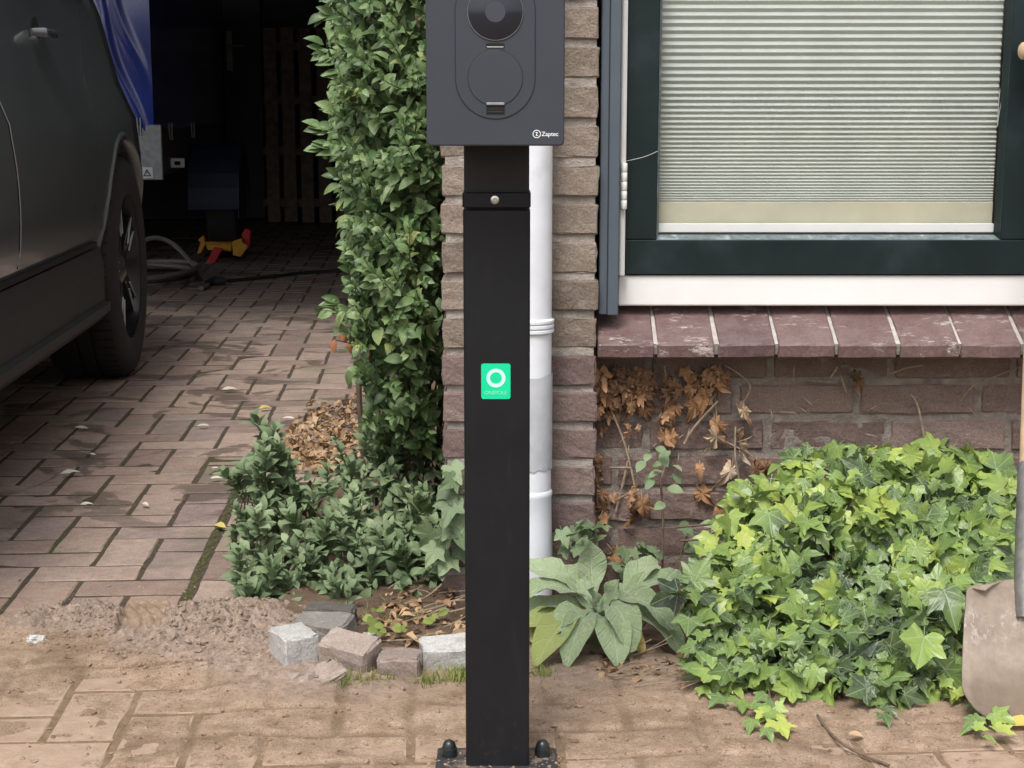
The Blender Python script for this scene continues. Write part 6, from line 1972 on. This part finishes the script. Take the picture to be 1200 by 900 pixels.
stone('broken_brick', 'tilted purple brick with a mortar-stained pale top in the middle of the loose stones', 411, 790, (0.086, 0.058, 0.058), R(-24), 'stone_pink', (0.22, 0.10), 203, 0.006)
stone('small_block', 'small square beige block in the row of loose stones near the post', 468, 794, (0.066, 0.06, 0.044), R(2), 'stone_pink', (0.0, 0.0), 204)
stone('kerb_piece', 'whitish concrete kerb piece lying against the black post', 541, 781, (0.13, 0.06, 0.046), R(10), 'stone_white', (0.14, -0.05), 205, 0.004)
stone('brick_fragment', 'flat triangular brick fragment lying in front of the loose stones', 373, 807, (0.080, 0.045, 0.022), R(30), 'stone_pink', (0.32, -0.22), 206, 0.008, rough=0.005)
stone('dark_brick', 'thin dark brick lying at the foot of the low shrub behind the loose stones', 388, 738, (0.085, 0.05, 0.035), R(-4), 'stone_dark', (0.0, 0.05), 207, 0.012)
stone('pebble', 'small whitish stone half hidden by clover behind the loose stones', 436, 757, (0.03, 0.024, 0.026), R(20), 'stone_white', (0, 0), 208, rough=0.003)
stone('pebble', 'small pale stone chip lying alone on the sand at the left edge', 44, 756, (0.03, 0.02, 0.014), R(20), 'stone_white', (0.2, 0.2), 209, 0.004, rough=0.003)
# low concrete edging stones sunk in the bed behind the blocks
tri_v = 0

# small grass tufts
def grass_blades(spots, n, name, label):
    V, F, U = [], [], []
    for _ in range(n):
        cx, cy_, sx, sy = random.choice(spots)
        p = G(random.gauss(cx, sx), random.gauss(cy_, sy), 0.0)
        h = random.uniform(0.008, 0.032); a = random.uniform(0, 6.28); lean = random.uniform(0.2, 0.9) * h
        w = random.uniform(0.0006, 0.0012)
        d = Vector((math.cos(a), math.sin(a), 0)); s = Vector((-d.y, d.x, 0))
        b = len(V)
        V += [p - s * w, p + s * w, p + d * lean * 0.4 + Vector((0, 0, h * 0.65)) - s * w * 0.8, p + d * lean * 0.4 + Vector((0, 0, h * 0.65)) + s * w * 0.8, p + d * lean + Vector((0, 0, h))]
        U += [(0.4, 0), (0.6, 0), (0.4, 0.6), (0.6, 0.6), (0.5, 1)]
        F += [(b, b + 1, b + 3, b + 2), (b + 2, b + 3, b + 4)]
    o = obj(name, mesh(name, V, F, uvs=U), M['grass'])
    return tag(o, label, 'grass', kind='stuff')
grass_blades([(420, 808, 18, 4), (445, 804, 14, 4), (400, 811, 10, 3), (520, 804, 16, 4), (540, 800, 8, 5), (500, 808, 12, 3), (635, 800, 8, 3)], 900, 'grass_tufts', 'thin yellow green grass growing in front of the loose stones')
grass_blades([(470, 735, 30, 10), (500, 745, 20, 8), (520, 735, 14, 10), (440, 730, 14, 8)], 260, 'dry_grass', 'dry grass and weeds between the loose stones and the brick pier')

# clover by the stones
clo = thing('clover', 'few round yellow green clover leaves behind the tilted brick', 'clover', G(455, 738))
pl = []
for (px, py) in ((438, 735), (440, 726), (443, 738), (470, 735), (473, 738), (441, 714), (508, 728), (515, 722), (450, 742)):
    for k in range(2):
        pl.append((G(px + random.uniform(-3, 3), py, 0.03), Vector((random.uniform(-1, 1), random.uniform(-1, 0.4), 0.1)), Vector((0, -0.6, 0.9)), random.uniform(0.014, 0.022)))
leaves_on(clo, pl, [leaf_oval(0.42, 0.2, 0.1, 5, 0.55, 0.01, 61)], M['grass'])

# heap of brown leaf litter between the shrubs, dry litter in the bed and under the ivy
def litter(name, label, poly, n, size, zf, mat, tlist=None):
    V, F, U = [], [], []
    ts = tlist or [leaf_oval(0.24, 0.5, 0.5, 4, 0.45, 0.05, s) for s in (71, 72, 73)]
    for i in range(n):
        px, py = rand_in(poly)
        g = G(px, py)
        p = Vector((g.x, g.y, zf(g.x, g.y) + random.random() * 0.008))
        m = np.array(leaf_matrix(p, Vector((random.uniform(-1, 1), random.uniform(-1, 1), random.uniform(-0.3, 0.3))), Vector((0, 0, 1)) + rvec(0.6), random.uniform(*size)))
        vv, ff, uu = ts[i % len(ts)]
        va = np.array([(*v, 1) for v in vv])
        b = len(V); V += [tuple(q) for q in (va @ m.T)[:, :3]]; U += uu; F += [tuple(k + b for k in f) for f in ff]
    o = obj(name, mesh(name, V, F, uvs=U), M[mat])
    return tag(o, label, 'leaf litter', kind='stuff')
litter('leaf_litter', 'heap of crumbled brown leaves in the bed between the two shrubs', [(318, 545), (328, 528), (352, 500), (372, 478), (425, 470), (440, 520), (415, 550), (370, 560)], 560, (0.012, 0.038), lambda x, y: 0.006 + 0.022 * random.random(), 'litter_leaf')
litter('dry_litter', 'dry twigs and leaf bits on the soil between the rosette and the ivy', [(690, 790), (740, 765), (810, 770), (830, 800), (790, 815), (700, 800)], 70, (0.008, 0.03), lambda x, y: 0.012, 'litter_leaf')
litter('bed_litter', 'brown leaf bits on the soil behind the loose stones', [(430, 760), (450, 705), (540, 700), (545, 755), (500, 765)], 110, (0.012, 0.035), lambda x, y: 0.015, 'litter_leaf')
tw = MB()
for _ in range(70):
    px, py = random.choice(((random.uniform(700, 830), random.uniform(765, 808)), (random.uniform(440, 540), random.uniform(690, 755)), (random.uniform(400, 440), random.uniform(490, 550))))
    p = G(px, py, 0.018); a = random.uniform(-0.6, 0.6); l = random.uniform(0.02, 0.08)
    tw.tube(bez(p, p + Vector((math.cos(a), math.sin(a), 0.2)) * l * 0.5 + rvec(0.006), p + Vector((math.cos(a), math.sin(a), random.uniform(0, 0.5))) * l, 4), random.uniform(0.0006, 0.0014), 4)
tg = obj('dry_stalks', tw.me('dry_stalks', smooth=True), M['stem_pale'])
tag(tg, 'dry stalks and thin twigs scattered on the soil of the beds', 'twigs', kind='stuff')
twg = obj('twig', MB().tube(catmull([G(958, 838, 0.008), G(972, 858, 0.006), G(988, 872, 0.012), G(1010, 884, 0.006), G(1042, 897, 0.006)], 5), 0.0021, 6).me('twig', smooth=True), M['stem'])
tag(twg, 'thin brown twig lying on the sand in front of the ivy', 'twig')

# fallen leaves, each one a thing
lf = [leaf_oval(0.17, 0.25, 0.05, 5, 0.45, 0.035, s) for s in (81, 82, 83)]
pale_me = [tmpl_mesh('fallen_leaf', t, M['pale_leaf']) for t in lf]
def fallen(px, py, size, ang, mat, label, group=None, t=0):
    g = G(px, py)
    me = pale_me[t % 3] if mat == 'pale_leaf' else tmpl_mesh('fallen_leaf', leaf_oval(0.24, 0.3, 0.08, 5, 0.45, 0.03, 90 + t), M[mat])
    o = bpy.data.objects.new('fallen_leaf', me); link(o)
    o.matrix_basis = leaf_matrix(Vector((g.x - math.cos(ang) * size / 2, g.y - math.sin(ang) * size / 2, 0.010)), Vector((math.cos(ang), math.sin(ang), 0.04)), Vector((random.uniform(-0.2, 0.2), -0.35, 1)), size)
    return tag(o, label, 'leaf', group)
GRP = 'pale dry leaves scattered on the driveway pavers'
for i, (px, py, s, a, lb) in enumerate((
        (269, 460, 0.062, 0.1, 'large pale dry leaf on the pavers to the right of the car tyre'),
        (95, 506, 0.05, 0.0, 'pale dry leaf on the pavers close below the car tyre'),
        (238, 503, 0.045, 0.3, 'pale dry leaf on the pavers between the car tyre and the leaf litter'),
        (83, 559, 0.062, 0.4, 'largest pale dry leaf near the left edge of the driveway'),
        (108, 537, 0.028, -0.4, 'small pale leaf just above the largest one near the left edge'),
        (17, 523, 0.028, 1.0, 'small pale leaf at the far left edge in the shade of the car'),
        (102, 596, 0.036, 0.1, 'pale dry leaf on the left pavers nearest to the heap of sandy earth'),
        (170, 596, 0.036, -0.8, 'tilted pale leaf, the lowest one in the middle of the driveway'),
        (254, 565, 0.042, 0.3, 'pale leaf a little left of the upper end of the mossy joint'),
        (283, 571, 0.045, 0.0, 'pale leaf at the upper end of the mossy joint beside the low shrub'),
        (294, 555, 0.028, 0.2, 'small pale leaf touching the left tip of the low shrub'),
        (252, 553, 0.022, 0.4, 'tiny pale leaf just above another one left of the mossy joint'))):
    fallen(px, py, s * 0.8, a, 'pale_leaf', lb, GRP, i)
fallen(311, 482, 0.040, 0.5, 'yellow_leaf', 'yellow leaf on the pavers above the heap of leaf litter', None, 1)
fallen(258, 622, 0.036, -0.7, 'yellow_leaf', 'cream yellow leaf lying in the mossy joint beside the low shrub', None, 2)
fallen(338, 494, 0.036, 0.0, 'pale_leaf', 'pale leaf at the left rim of the brown leaf litter', None, 2)
fallen(371, 804, 0.040, 0.2, 'orange_leaf', 'small orange brown leaf in front of the flat brick fragment', None, 3)
fallen(1196, 856, 0.05, 0.1, 'yellow_leaf', 'yellow leaf on the sand under the shovel blade', None, 4)
fallen(1003, 869, 0.022, -0.4, 'litter_leaf', 'small tan leaf on the sand beside the thin brown twig', None, 5)
fallen(748, 794, 0.034, 0.5, 'litter_leaf', 'brown leaf on the soil to the right below the rosette plant', None, 6)
